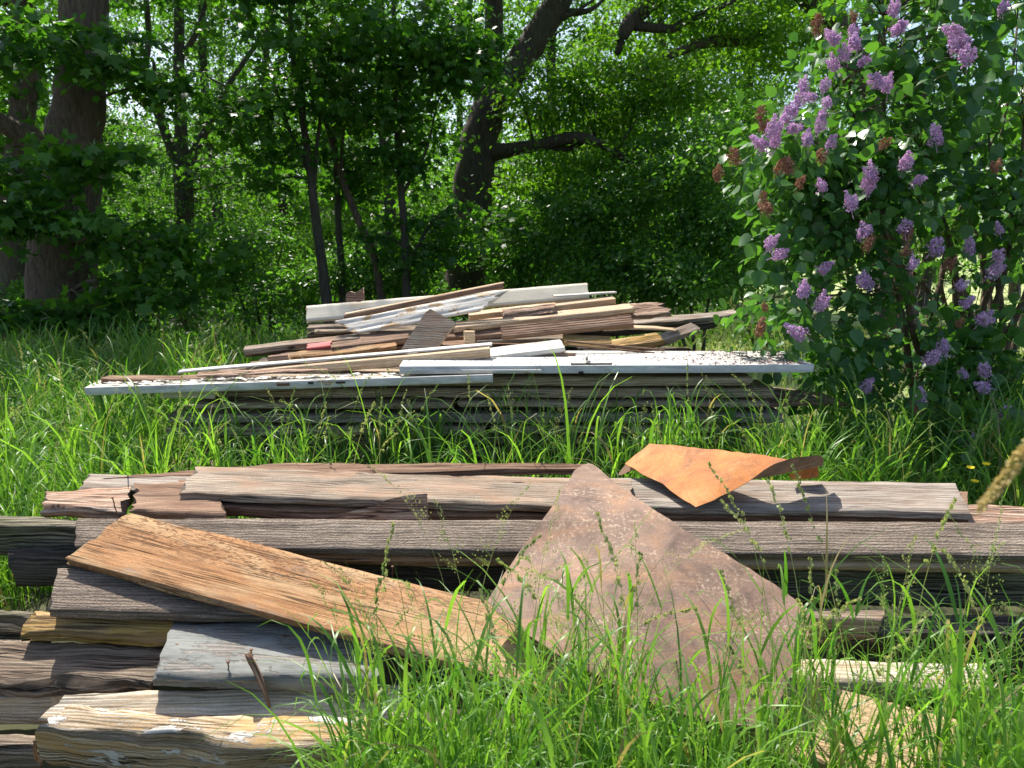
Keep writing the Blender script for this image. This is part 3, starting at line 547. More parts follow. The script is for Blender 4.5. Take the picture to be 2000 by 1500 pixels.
rb('redbrown_board', 'greybrown', (930, 667, 4.95), (1105, 660, 5.0), .10, .02, 12, 'brown board just below the red-brown grooved moulding', rag=.005)
rb('cream_board', 'cream', (597, 627, 5.4), (1152, 581, 5.55), .135, .03, 50, 'long cream painted board on edge at the top of the pile', cat='board', rag=.001, jl=.012, jr=.004)
rb('tan_board', 'raw', (596, 602, 5.50), (1150, 556, 5.66), .09, .015, 5, 'thin tan board along the top edge of the cream board', rag=.002)
rb('brown_lath', 'redbrown', (672, 624, 5.12), (985, 561, 5.25), .032, .02, 70, 'brown slat with pale upper edge above the peeling white board', cat='slat', rag=.001)
rb('pale_lath', 'raw', (672, 614, 5.14), (985, 552, 5.27), .03, .008, 12, 'pale lath on the upper edge of the brown slat', cat='lath', rag=.001)
rb('peeling_board', 'peeling', (690, 652, 5.0), (940, 606, 5.1), .135, .018, 48, 'peeling white board with broken ends, crossing in front of the cream board', cat='board', rag=.003, jl=.03, jr=.05, sl=-.12, sr=-.25, grooves=2)
rb('tan_board', 'raw', (915, 616, 5.25), (1204, 584, 5.4), .09, .045, 12, 'tan squared timber pointing right below the cream board', cat='timber', rag=.002)
rb('white_strip', 'white', (1080, 578, 5.42), (1205, 570, 5.48), .05, .012, 5, 'white strip on the tan squared timber', rag=.001)
rb('bark_board', 'red', (980, 616, 5.15), (1090, 603, 5.2), .10, .03, 18, 'flaky reddish bark slab in the middle of the pile', cat='slab', rag=.010, jl=.02, jr=.02, bev=.01)
rb('brown_board', 'darkbrown', (1040, 622, 5.25), (1155, 598, 5.4), .10, .03, 15, 'dark ridged board right of the reddish bark slab', grooves=3)
polyslab('wood_chip', 'red', [pY(675, 589, 5.45), pY(703, 590, 5.45), pY(711, 585, 5.45), pY(709, 561, 5.45), pY(703, 566, 5.45), pY(693, 572, 5.45), pY(683, 569, 5.45), pY(676, 573, 5.45)], .03, 'pale broken wood chip standing on the top left of the pile', 'wood chip')

def flakes(name, pts, n, size, mat, label, cat, zoff=.004, spread=.012):
    bf = Buf(); r = np.random.RandomState(len(name))
    P = np.array(pts)
    for _ in range(n):
        i_ = r.randint(len(P) - 1); t = r.rand(); c = P[i_] * (1 - t) + P[i_ + 1] * t + np.array([r.randn() * spread * 2, r.rand() * spread * 4, zoff + r.rand() * .006])
        k = r.randint(4, 7); th = np.sort(r.rand(k) * 6.28); s = size * (.4 + r.rand())
        V = np.stack([np.cos(th) * s * 1.6, np.sin(th) * s, r.randn(k) * s * .22], -1); c_, s_ = math.cos(r.rand() * .8), math.sin(r.rand() * .8)
        V = np.concatenate([V, V - [0, 0, .0012]]) + c; i0 = np.arange(k); i1 = (i0 + 1) % k
        bf.add(V, [i0[None], (i0[::-1] + k)[None], np.stack([i0, i1, i1 + k, i0 + k], -1)], r.rand())
    o = link(name, bf.mesh(name), M[mat]); tag(o, label, cat, kind='stuff'); return o
flakes('paint_flakes', [pY(210, 752, 4.22), pY(400, 746, 4.22), pY(560, 740, 4.22), pY(770, 734, 4.22)], 170, .017, 'flake', 'white paint flakes and splinters scattered on the chipped door', 'paint flakes')
r = np.random.RandomState(3); bf = Buf()
for _ in range(1700):
    x = 1 - abs(r.randn()) * .16 if r.rand() < .62 else r.rand(); y = r.rand()
    if not 0 < x < .985 or (x < .6 and r.rand() < .45): continue
    c = (q[0] + (q[1] - q[0]) * x) * (1 - y) + (q[3] + (q[2] - q[3]) * x) * y + np.array([0, 0, .003]); s = .004 + r.rand() * .007; a = r.rand() * 6.28; l = s * r.uniform(.3, .7)
    d = np.array([math.cos(a), math.sin(a), 0]); e_ = np.array([-d[1], d[0], 0]); V = np.array([c - d * s, c + e_ * l + [0, 0, r.rand() * .006], c + d * s, c - e_ * l + [0, 0, r.rand() * .003]])
    bf.add(V, [np.array([[0, 1, 2, 3]])], r.rand())
tag(link('fallen_petals', bf.mesh('fallen_petals'), M['litter']), 'dried purple-brown lilac petals littering the white door', 'petals', kind='stuff')

# ------------------------------------------------------------ leaves
HEART = (np.array([(0, 0, 0), (.30, .12, .05), (.42, .38, .09), (.30, .68, .06), (0, 1.05, -.05), (-.30, .68, .06), (-.42, .38, .09), (-.30, .12, .05), (0, .35, 0), (0, .7, 0)], float), [np.array([(0, 1, 2, 8), (8, 2, 3, 9), (0, 8, 6, 7), (8, 9, 5, 6)]), np.array([(9, 3, 4), (9, 4, 5)])])
MAPLE = (np.array([(0, 0, 0), (.22, .10, .02), (.52, .12, .0), (.36, .34, .05), (.62, .62, -.03), (.24, .62, .04), (0, 1.0, -.06), (-.24, .62, .04), (-.62, .62, -.03), (-.36, .34, .05), (-.52, .12, 0), (-.22, .10, .02), (0, .4, 0)], float), [np.array([(12, 0, 1, 3), (12, 3, 4, 5), (12, 5, 6, 7), (12, 7, 8, 9), (12, 9, 11, 0)]), np.array([(1, 2, 3), (9, 10, 11)])])
OVAL = (np.array([(0, 0, 0), (.26, .35, .06), (.2, .75, .04), (0, 1, -.04), (-.2, .75, .04), (-.26, .35, .06)], float), [np.array([(0, 1, 2, 3), (0, 3, 4, 5)])])
DIA = (np.array([(0, 0, 0), (.38, .5, .08), (0, 1, 0), (-.38, .5, .08)], float), [np.array([(0, 1, 2), (0, 2, 3)])])
def unit(a): return a / (np.linalg.norm(a, axis=-1, keepdims=True) + 1e-9)
def leaves(bf, tpl, pos, tip, nrm, size, rnd):
    y = unit(tip); x = unit(np.cross(y, nrm)); z = np.cross(x, y); T, Fs = tpl; k = len(T); n = len(pos)
    V = pos[:, None] + size[:, None, None] * (T[None, :, 0:1] * x[:, None] + T[None, :, 1:2] * y[:, None] + T[None, :, 2:3] * z[:, None])
    o = (np.arange(n) * k)[:, None, None]
    bf.add(V.reshape(-1, 3), [(f[None] + o).reshape(-1, f.shape[1]) for f in Fs], np.repeat(rnd, k))
def sprays(bf, tpl, C, n, rad, flat, size, rg, tone=.25, droop=.35):
    """n leaves round each cluster centre C, in loose flat sprays"""
    m = len(C); off = rg.randn(m, n, 3) * .5; r_ = np.linalg.norm(off, axis=2, keepdims=True); off *= np.minimum(1, 1.15 / r_)
    rd = rad * (.6 + .8 * rg.rand(m, 1, 1)); tl = rg.randn(m, 1, 2) * .35
    off = off * rd; off[..., 2] = off[..., 2] * flat + off[..., 0] * tl[..., 0] * .6 + off[..., 1] * tl[..., 1] * .6 - (off[..., 0] ** 2 + off[..., 1] ** 2) * .25 / rad
    P = (C[:, None] + off).reshape(-1, 3)
    tip = off.reshape(-1, 3) * 1.2 / rad + rg.randn(m * n, 3) * .6; tip[:, 2] -= droop
    nr = rg.randn(m * n, 3) * .55; nr[:, 2] += 1.0
    base = np.repeat(rg.rand(m), n) * (1 - tone) + rg.rand(m * n) * tone
    leaves(bf, tpl, P, tip, nr, size * (.6 + .6 * rg.rand(m * n)), np.clip(base, 0, 1))
def blobs(E, rg, shell=.5):
    """cluster centres in ellipsoids E = [(cx,cy,cz,rx,ry,rz,n)]"""
    out = []
    for cx, cy, cz, rx, ry, rz, n in E:
        d = unit(rg.randn(n, 3)); r_ = rg.rand(n, 1) ** shell; out.append(np.array([cx, cy, cz]) + d * r_ * np.array([rx, ry, rz]))
    o = np.concatenate(out); return o[o[:, 2] > .15]
def limb(bf, a, b, r0, r1, rg, sides=6, n=8, sag=.0, wig=.05):
    a, b = np.asarray(a, float), np.asarray(b, float); L_ = np.linalg.norm(b - a); t = np.linspace(0, 1, n)[:, None]
    P = a + (b - a) * t; P[:, 2] += (np.sin(np.pi * t[:, 0]) * sag * L_); P[1:-1] += rg.randn(n - 2, 3) * wig * L_ * .25
    P = curve(P[::2] if n > 6 else P, n); V, F, uv = tube(P, np.linspace(r0, r1, n), sides, .06, rg=rg); bf.add(V, F, .5, uv)
def tree(name, label, cat, base, stems, E, leafmat, barkmat, tpl, nleaf, rad, size, seed, group=None, flat=.35, tone=.3, branch=None, sides=10, share=None):
    """stems: list of lists of (x,y,z,r) world points; first starts at the base"""
    rg = np.random.RandomState(seed); e_ = empty(name, base); tag(e_, label, cat, group)
    bf = Buf(); pts = []
    for s_ in stems:
        C4 = curve(s_, max(8, len(s_) * 5)); C4[:, 3] = np.maximum(C4[:, 3], .006); C4[1:, :3] += rg.randn(len(C4) - 1, 3) * C4[1:, 3:4] * .035
        V, F, uv = tube(C4[:, :3], C4[:, 3], sides, .05, rg=rg); bf.add(V, F, .5, uv); pts.append(C4)
    A = np.concatenate(pts); C = blobs(E, rg)
    nb = branch if branch is not None else min(len(C), 45)
    for c in C[rg.permutation(len(C))[:nb]]:
        d = np.linalg.norm(A[:, :3] - c, axis=1) + np.maximum(0, A[:, 2] - c[2]) * 1.2; i_ = np.argmin(d); s_ = A[i_]
        r0 = min(s_[3] * .45, .012 + .012 * np.linalg.norm(c - s_[:3])); limb(bf, s_[:3], c, r0, .004, rg, 5, 7, .06, .07)
    o = link('trunk', bf.mesh(name + '_trunk', True), M[barkmat], e_); o.location = tuple(-Vector(e_.location))
    bf = Buf(); sprays(bf, tpl, C, int(nleaf * .75), rad * .8, flat * .8, size, rg, tone); sprays(bf, tpl, C, int(nleaf * .4), rad * 1.3, flat, size * .7, rg, tone + .2); o = link('crown', bf.mesh(name + '_crown'), M[leafmat], e_); o.location = tuple(-Vector(e_.location))
    return e_
def S(*pts):    # (px,py,Y,r)
    return [(*pY(a, b, y), r_) for a, b, y, r_ in pts]
def B(px, py, Y, wpx, hpx, ry, n):  # ellipsoid from its place in the view
    c = pY(px, py, Y); return (*c, wpx / FPX * Y, ry, hpx / FPX * Y, n)
def gp(px, Y): return (gx(px, Y), Y, 0.0)
def base_s(px, Y, r_): x = gx(px, Y); return (x, Y, -.1, r_)

# left: big maple in deep shade
Yt = 9.5
tree('maple_tree', 'broad old trunk with brown flaky bark at the left, half hidden by maple leaves', 'tree', gp(128, Yt),
     [[base_s(122, Yt, .50)] + S((122, 560, Yt, .40), (130, 400, Yt, .37), (150, 250, Yt, .30), (162, 100, Yt, .26), (165, -150, Yt, .24), (180, -700, Yt, .16)),
      S((130, 330, Yt, .2), (60, 270, Yt - .3, .13), (-80, 200, Yt - .8, .08))],
     [B(40, 60, 8.3, 170, 60, .8, 15), B(20, 330, 8.2, 170, 60, .7, 14), B(190, 300, 8.0, 110, 14, .4, 6), B(100, 430, 8.2, 230, 25, .8, 15), B(290, 560, 8.6, 100, 35, .6, 10), B(20, 600, 8.2, 140, 30, .6, 9), B(150, 620, 8.4, 130, 35, .5, 13), B(230, 130, 8.8, 110, 60, .8, 15), B(330, 480, 8.8, 120, 50, .8, 18),
      B(150, -200, 10, 500, 160, 2.5, 110)], 'maple', 'bark2', MAPLE, 42, .42, .13, 11, flat=.22, branch=50, sides=16)
Yt = 12
tree('maple_tree', 'dark slimmer trunk at the far left edge', 'tree', gp(28, Yt),
     [[base_s(28, Yt, .28)] + S((28, 560, Yt, .22), (20, 400, Yt, .18), (48, 200, Yt, .17), (45, 0, Yt, .15), (30, -500, Yt, .1))],
     [B(40, 250, 12.5, 120, 200, 1.2, 32), B(20, -150, 12, 350, 120, 3, 60), B(-250, 200, 12, 200, 300, 2, 50)], 'maple', 'bark2', MAPLE, 45, .5, .13, 12, flat=.25)
Yt = 14
tree('forked_tree', 'grey forked tree with bare limbs against the sky, right of the broad old trunk', 'tree', gp(362, Yt),
     [[base_s(362, Yt, .2)] + S((360, 560, Yt, .17), (360, 430, Yt, .16), (358, 330, Yt, .17)),
      S((358, 340, Yt, .14), (352, 220, Yt, .10), (350, 60, Yt, .085), (352, -200, Yt, .06)),
      S((352, 335, Yt, .10), (318, 250, Yt, .07), (285, 150, Yt, .055), (290, 60, Yt + .3, .05), (270, -150, Yt, .04)),
      S((362, 330, Yt, .10), (410, 240, Yt, .07), (450, 160, Yt - .2, .05), (520, 60, Yt, .035)),
      S((350, 120, Yt, .06), (385, 60, Yt, .045), (415, -40, Yt, .03)), S((340, 300, Yt, .06), (310, 200, Yt, .045), (300, 120, Yt, .03))],
     [B(360, 200, 14, 160, 120, 1.6, 24), B(420, 350, 14, 120, 60, 1.2, 22), B(300, -150, 14, 300, 80, 2, 24)], 'ash', 'bark3', OVAL, 60, .55, .10, 13)
# young maples in the middle
yd = dict(leafmat='maple', barkmat='bark3', tpl=MAPLE)
Yt = 10.5
tree('young_maple', 'slender dark-stemmed maple fanning out left of the middle', 'tree', gp(640, Yt),
     [[base_s(642, Yt, .085)] + S((638, 590, Yt, .075), (620, 450, Yt, .065), (605, 330, Yt, .055), (590, 220, Yt, .045), (570, 80, Yt, .035), (560, -200, Yt, .02)),
      S((606, 340, Yt, .035), (560, 240, Yt, .025), (530, 140, Yt, .015)), S((612, 380, Yt, .03), (622, 260, Yt, .025), (640, 120, Yt, .018)), S((600, 300, Yt, .03), (590, 160, Yt, .02), (600, 20, Yt, .015))],
     [B(600, 60, 10, 190, 90, 1.2, 36), B(480, 200, 10.2, 130, 60, .8, 14), B(640, 170, 10.3, 130, 70, .8, 14), B(520, 300, 10.5, 150, 70, .8, 16), B(600, -180, 10.5, 280, 90, 1.5, 36)], nleaf=46, rad=.40, size=.115, seed=14, flat=.22, **yd)
Yt = 11.5
tree('young_maple', 'thin upright stem close behind the fanning maple', 'tree', gp(672, Yt),
     [[base_s(672, Yt, .07)] + S((670, 580, Yt, .06), (662, 450, Yt, .05), (655, 300, Yt, .04), (648, 150, Yt, .03), (650, -100, Yt, .02))],
     [B(700, 330, 11.8, 120, 70, .8, 24), B(690, 200, 11.6, 120, 60, .8, 20)], nleaf=42, rad=.42, size=.11, seed=15, flat=.25, **yd)
tree('leaning_tree', 'pale bare stem leaning left between the slender maples', 'tree', gp(745, 11),
     [[base_s(760, 11, .06)] + S((735, 520, 11, .055), (700, 430, 11, .05), (665, 340, 11, .045), (640, 250, 11, .035), (600, 130, 11, .02)), S((665, 345, 11, .03), (672, 250, 11, .02), (690, 150, 11, .012))],
     [B(620, 130, 11, 90, 60, .7, 14)], 'maple', 'bark2', MAPLE, 40, .4, .11, 16, flat=.25)
Yt = 10.8
tree('young_maple', 'slender straight maple stem left of the oak', 'tree', gp(795, Yt),
     [[base_s(797, Yt, .075)] + S((795, 590, Yt, .065), (790, 450, Yt, .055), (780, 330, Yt, .045), (772, 200, Yt, .035), (768, 0, Yt, .03), (760, -200, Yt, .02)), S((785, 380, Yt, .03), (830, 300, Yt, .02), (850, 220, Yt, .012)), S((795, 520, Yt, .025), (840, 440, Yt, .018), (880, 400, Yt, .01))],
     [B(800, 80, 10.2, 180, 100, 1.2, 42), B(900, 100, 10, 100, 70, .8, 22), B(740, 180, 10.4, 120, 60, .8, 14), B(800, 290, 10.8, 100, 90, .7, 18), B(900, 430, 11, 150, 30, .9, 18), B(830, 480, 11, 150, 50, .9, 22), B(800, -180, 10.5, 280, 80, 1.5, 36)], nleaf=46, rad=.40, size=.11, seed=17, flat=.22, **yd)
# oak
Yt = 13
tree('oak_tree', 'large oak with a thick dark trunk and a low limb reaching right', 'tree', gp(905, Yt),
     [[base_s(902, Yt, .48)] + S((905, 570, Yt, .36), (918, 430, Yt, .33), (928, 330, Yt, .32), (945, 240, Yt, .29), (985, 165, Yt, .24), (1035, 90, Yt, .22), (1085, 10, Yt, .21), (1140, -120, Yt, .17), (1200, -400, Yt, .1)),
      S((945, 250, Yt, .2), (955, 150, Yt, .17), (965, 40, Yt, .15), (950, -200, Yt, .1)),
      S((950, 300, Yt, .17), (1000, 292, Yt - .3, .11), (1060, 282, Yt - .6, .095), (1130, 268, Yt - .8, .09), (1180, 285, Yt - .9, .06), (1240, 320, Yt - 1, .05), (1330, 360, Yt - 1, .03)),
      S((1060, 282, Yt - .6, .06), (1110, 290, Yt - .6, .045), (1160, 265, Yt - .5, .03)), S((1105, 25, Yt, .07), (1150, 20, Yt - .2, .04), (1190, -10, Yt - .2, .02)), S((1085, 40, Yt, .07), (1120, 25, Yt - .2, .03), (1160, 0, Yt - .2, .02))],
     [B(1080, 200, 12.6, 100, 60, .8, 26), B(1150, 330, 12.2, 160, 60, .9, 36), B(1010, 350, 13.5, 60, 40, .6, 8), B(1220, 240, 12.6, 120, 70, 1, 34), B(1000, -120, 13, 400, 90, 2.5, 80)], 'oak', 'bark', OVAL, 75, .5, .10, 18, branch=55, sides=16)
tree('oak_tree', 'oak reaching in from the right above the lilac with heavy crooked limbs', 'tree', gp(1760, 13.5),
     [[base_s(1760, 13.5, .4)] + S((1740, 450, 13.5, .3), (1700, 250, 13.5, .27), (1640, 60, 13.2, .22), (1500, -60, 13, .17), (1330, -30, 12.8, .14), (1235, 40, 12.6, .12), (1205, 105, 12.5, .05)),
      S((1240, 50, 12.6, .08), (1310, 56, 12.6, .065), (1340, 40, 12.6, .06), (1390, 20, 12.6, .05), (1440, 0, 12.6, .04)),
      S((1500, 60, 13, .1), (1440, 78, 12.8, .095), (1370, 85, 12.6, .08), (1280, 122, 12.5, .05), (1240, 150, 12.4, .03))],
     [B(1300, 170, 12.3, 170, 60, 1, 60), B(1480, 60, 12.8, 160, 80, 1, 60), B(1250, 30, 13, 120, 60, 1, 24), B(1600, -120, 13.5, 450, 90, 2.5, 90)], 'oak', 'bark', OVAL, 80, .5, .10, 19, branch=40, sides=14)
# shrubs right of the oak
for k, (px, Yt, E, lab) in enumerate([
    (1350, 11.2, [B(1350, 330, 11.2, 110, 100, 1.2, 55), B(1400, 470, 11, 100, 90, 1.2, 58), B(1330, 540, 10.8, 90, 50, 1, 40)], 'tall rounded bright green shrub between oak and lilac'),
    (1180, 11.8, [B(1180, 420, 11.8, 130, 80, 1, 52), B(1200, 530, 11.2, 140, 60, 1, 50)], 'dense mid green shrub in front of the oak limb'),
    (1020, 12.2, [B(1020, 500, 12, 90, 70, .9, 50), B(1060, 410, 12.6, 70, 40, .8, 22)], 'low green shrub at the right foot of the oak'),
    (1480, 12.5, [B(1490, 450, 12.4, 90, 130, 1, 80), B(1440, 240, 14, 70, 60, 1, 30)], 'green shrub partly hidden behind the lilac'),
    (720, 12.0, [B(700, 530, 12, 120, 45, .8, 34), B(800, 560, 11.6, 90, 30, .6, 20)], 'low leafy shrub behind the top of the timber pile'),
    (500, 12.6, [B(480, 470, 12.8, 110, 60, 1, 40), B(560, 560, 12, 80, 40, .8, 26), B(400, 540, 12.5, 70, 40, .8, 22)], 'loose shrub in shade left of the timber pile'),
    (280, 12.5, [B(270, 560, 11.5, 110, 40, 1, 34), B(60, 580, 11.5, 130, 40, 1, 34), B(240, 430, 13, 80, 60, 1, 24)], 'dark undergrowth shrub by the foot of the broad old trunk')]):
    stems = [[(gx(px, Yt) + .1 * j, Yt, -.05, .03), (gx(px, Yt) + .25 * (j - 1), Yt, .8, .02), (gx(px, Yt) + .5 * (j - 1), Yt, 1.7, .01)] for j in range(3)]
    tree('leafy_shrub', lab, 'shrub', gp(px, Yt), stems, E, 'bush', 'bark3', OVAL, 110, .38, .085, 30 + k, branch=12, flat=.5, tone=.45)
# background trees
def copy_tree(o, loc, label, rz):
    c = o.copy(); COL.objects.link(c); c.location = loc; c['label'] = label; c.rotation_euler = (0, 0, rz)
    for ch in o.children: d = ch.copy(); COL.objects.link(d); d.parent = c
    return c
def bgtree(seed, h, label, at):
    rg = np.random.RandomState(seed); st = [[(0, 0, -.2, .2), (.1, 0, 2.5, .16), (.2 * rg.randn(), .1, 6, .13), (.3 * rg.randn(), 0, h * .8, .06)]]
    E = [(0, 0, h * .66, 2.6, 2.6, h * .32, 120), (.8, 0, h * .36, 2.2, 2.2, 1.6, 36), (-1.2, -.4, 3.6, 1.8, 1.8, 1.3, 26), (.5, .3, 1.8, 1.8, 1.8, 1.1, 22)]
    e_ = tree('woodland_tree', label, 'tree', (0, 0, 0), st, E, 'far', 'bark3', DIA, 120, .75, .115, seed, group='trees deep in the wood', flat=.5, branch=26, sides=7); e_.location = at; return e_
bgl = [(430, 23, 1430), (120, 21, 0), (560, 26, 0), (760, 22, 0), (1080, 21, 0), (1260, 24, 0), (1430, 20, 0), (1600, 25, 0), (1800, 22, 0), (240, 28, 0), (-120, 22, 0), (660, 32, 0), (900, 29, 0), (1350, 30, 0), (1980, 26, 0), (1160, 33, 0), (30, 33, 0), (460, 35, 0)]
labs = ['woodland tree seen through the gap right of the forked tree', 'sunlit woodland tree behind the broad old trunk', 'woodland tree behind the fanning maple', 'woodland tree between the slender stem and the oak', 'woodland tree right behind the oak trunk', 'woodland tree above the dense mid green shrub', 'thin-trunked woodland tree above the tall rounded shrub', 'woodland tree directly left of the lilac top', 'woodland tree behind the lilac', 'pale woodland tree between broad trunk and forked tree', 'woodland tree outside the far left edge', 'farther woodland tree behind the leaning stem', 'farther woodland tree behind the oak', 'farther woodland tree over the bright shrub', 'woodland tree at the far right edge', 'farthest woodland tree right of the oak', 'farthest woodland tree at the left edge', 'farthest woodland tree behind the forked tree']
P1 = bgtree(61, 14, labs[0], (gx(430, 23), 23, 0)); P2 = bgtree(62, 12.5, labs[1], (gx(120, 21), 21, 0)); P3 = bgtree(63, 16, labs[2], (gx(560, 26), 26, 0))  # crowns raised above the view so that they shade the forest floor
for k, (px, Y_, _) in enumerate(bgl[3:]): copy_tree((P1, P2, P3)[k % 3], (gx(px, Y_), Y_, 0), labs[k + 3], k * 1.3)
# far wood, one mass
rg = np.random.RandomState(77); n = 900; C = np.stack([rg.uniform(-42, 42, n), rg.uniform(40, 50, n), rg.rand(n) ** 1.3 * 8.5 + .2], -1); C = np.concatenate([C, np.stack([rg.uniform(-42, 12, 500), rg.uniform(38, 41, 500), rg.rand(500) * 3], -1), np.stack([rg.uniform(-24, 7, 420), rg.uniform(31, 36, 420), rg.rand(420) * 4.6 + .2], -1)]); C = C[~((C[:, 0] > 14) & (C[:, 0] < 30) & (C[:, 2] < 1.2))]
bf = Buf(); sprays(bf, DIA, C, 60, 1.5, .6, .34, rg); tag(link('far_wood', bf.mesh('far_wood'), M['far']), 'pale green far side of the wood seen through the trunks', 'wood', kind='stuff')

rg = np.random.RandomState(78); n = 1700; C = np.stack([rg.uniform(-14, 5, n), rg.uniform(9.5, 22, n), rg.rand(n) ** 1.5 * .75 + .1], -1); C[:, 2] *= .5 + (C[:, 1] - 9) * .08
C = C[~((C[:, 0] > 2) & (C[:, 1] < 12))]; bf = Buf(); sprays(bf, OVAL, C, 26, .32, .5, .10, rg); tag(link('undergrowth', bf.mesh('undergrowth'), M['maple']), 'dark leafy ground cover on the shaded forest floor', 'ground cover', kind='stuff')
# ------------------------------------------------------------ lilac
lx, ly = 3.25, 5.35
lil = empty('lilac_bush', (lx, ly, 0)); tag(lil, 'tall lilac bush with purple and withered brown blossom at the right', 'bush')
rg = np.random.RandomState(21)
EL = [B(1800, 120, 5.2, 190, 150, .8, 100), B(1930, 350, 5.2, 130, 200, .9, 84), B(1680, 330, 5.0, 180, 130, .6, 110), B(1560, 290, 4.9, 120, 50, .45, 36), B(1600, 440, 4.9, 110, 90, .5, 54), B(1540, 590, 4.7, 90, 45, .35, 22), B(1700, 560, 5.0, 90, 50, .5, 22),
      B(1650, 690, 5.0, 90, 60, .5, 34), B(1900, 700, 5.1, 130, 120, .7, 90), B(1760, 790, 4.6, 140, 40, .5, 26), B(1850, -80, 5.3, 240, 80, .8, 60), B(2150, 300, 5.4, 140, 380, 1., 110), B(1600, 130, 5.2, 60, 60, .4, 8)]
C = blobs(EL, rg, .6); bf = Buf(); stems = []
for j in range(16):
    a = rg.rand() * 6.28; top = np.array([lx + rg.uniform(-1.3, .9), ly + rg.uniform(-.5, .6), rg.uniform(1.8, 3.3)]); b0 = np.array([lx + rg.randn() * .28, ly + rg.randn() * .15, -.05])
    mid = b0 * .55 + top * .45 + np.array([rg.randn() * .12, 0, .25]); s_ = [(*b0, .03 + rg.rand() * .015), (*mid, .02), (*top, .007)]; C4 = curve(s_, 14); C4[1:, :3] += rg.randn(13, 3) * .015
    V, F, uv = tube(C4[:, :3], C4[:, 3], 7, .06, rg=rg); bf.add(V, F, .5, uv); stems.append(C4)
A = np.concatenate(stems)
for c in C[rg.permutation(len(C))[:420]]:
    d = np.linalg.norm(A[:, :3] - c, axis=1) + np.maximum(0, A[:, 2] - c[2]) * .8; s_ = A[np.argmin(d)]; limb(bf, s_[:3], c, .006, .002, rg, 4, 6, .04, .14)
for _ in range(260):      # fine dead twigs low in the bush
    a = np.array([lx + rg.uniform(-.9, 1.3), ly + rg.uniform(-.5, .5), rg.uniform(.2, 1.6)]); limb(bf, a, a + rg.randn(3) * [.15, .12, .3], .003, .001, rg, 3, 5, .0, .2)
o = link('branches', bf.mesh('lilac_branches', True), M['twig'], lil)
bf = Buf(); sprays(bf, HEART, C[::2], 10, .27, .8, .098, rg, .6, .75); sprays(bf, HEART, C[1::2], 11, .25, .8, .072, rg, .6, .6); o = link('foliage', bf.mesh('lilac_leaves'), M['lilac'], lil)
def panicle(seed, mat, L_=.13):
    rg = np.random.RandomState(seed); bf = Buf()
    for (ox, oz, a_, sc_) in [(0, 0, 0, 1)] + [(rg.uniform(.012, .03), rg.uniform(-.01, .03), rg.rand() * 6.28, rg.uniform(.5, .8)) for _ in range(3)]:
        n = int(120 * sc_); t = rg.rand(n) ** .8; th = rg.rand(n) * 6.28
        r_ = (.036 * sc_ * (1 - t) ** .6 * (1 + .3 * np.sin(th * 3 + t * 9)) + .006) * (.5 + .6 * rg.rand(n))
        P = np.stack([r_ * np.cos(th) + ox * np.cos(a_) * (1 + t), r_ * np.sin(th) + ox * np.sin(a_) * (1 + t), oz + t * L_ * sc_ + rg.randn(n) * .004], -1); out = unit(np.stack([np.cos(th), np.sin(th), .3 + 0 * th], -1) + rg.randn(n, 3) * .45)
        side = unit(np.cross(out, rg.randn(n, 3))); tone = np.clip(rg.rand(n) * .8 + t * .3 - .1, 0, 1)
        for k in range(2): leaves(bf, DIA, P - side * .0075, side, out, np.full(n, .015), tone); side = np.cross(out, side)
    V, F, uv = tube([(0, 0, -.05), (0, 0, L_)], [.003, .001], 4); bf.add(V, F, .2, uv)
    me = bf.mesh('blossom'); me.materials.append(M[mat]); return me
pm = [panicle(s_, 'flower', l) for s_, l in ((1, .13), (2, .10), (3, .15))]; pw = [panicle(s_, 'withered', l) for s_, l in ((4, .12), (5, .15))]
fl = [(1665, 55), (1675, 75), (1745, 15), (1880, 50), (1890, 70), (1640, 120), (1610, 160), (1590, 175), (1575, 160), (1530, 225), (1545, 240), (1500, 250), (1620, 270), (1580, 265), (1560, 195), (1495, 275), (1512, 270), (1735, 165), (1725, 150), (1765, 312), (1785, 345), (1695, 360), (1607, 355), (1665, 395), (1770, 440), (1820, 475), (1780, 510), (1955, 440), (1945, 485), (1700, 540), (1600, 512), (1690, 450), (1500, 470), (1510, 485), (1575, 560), (1595, 590), (1575, 640), (1870, 545), (1930, 525), (1880, 580), (1915, 615), (1850, 675), (1810, 690), (1885, 720), (1930, 720), (1800, 770), (1935, 740), (1895, 480), (1960, 800), (1900, 860), (1710, 335), (1830, 265), (1690, 100), (1870, 90), (1890, 110), (1750, 45), (1960, 10), (1685, 745), (1545, 205), (1515, 250), (1600, 240), (1640, 60), (1620, 185), (1655, 100), (1605, 215)]
wi = [(1480, 215), (1490, 240), (1440, 305), (1405, 330), (1520, 320), (1550, 320), (1495, 380), (1500, 400), (1690, 470), (1760, 480), (1770, 455), (1670, 20), (1600, 50), (1850, 510), (1605, 300), (1560, 350), (1720, 270), (1950, 320), (1800, 790), (1500, 590), (1480, 640), (1880, 620)]
for k, (px, py) in enumerate(fl + wi):
    w_ = k >= len(fl); r = np.random.RandomState(k + 500); Yf = 4.16 + r.rand() * .26
    o = bpy.data.objects.new('blossom', (pw if w_ else pm)[k % (2 if w_ else 3)]); COL.objects.link(o); o.parent = lil; o.location = Vector(pY(px, py, Yf)) - Vector((0, 0, .05)) - Vector(lil.location)
    o.rotation_euler = (r.randn() * .5, r.randn() * .5, r.rand() * 6.3); s_ = r.uniform(.58, 1.0) * (.8 if w_ else 1); o.scale = (s_, s_, s_)
    o['label'] = 'withered brown blossom' if w_ else 'purple blossom'

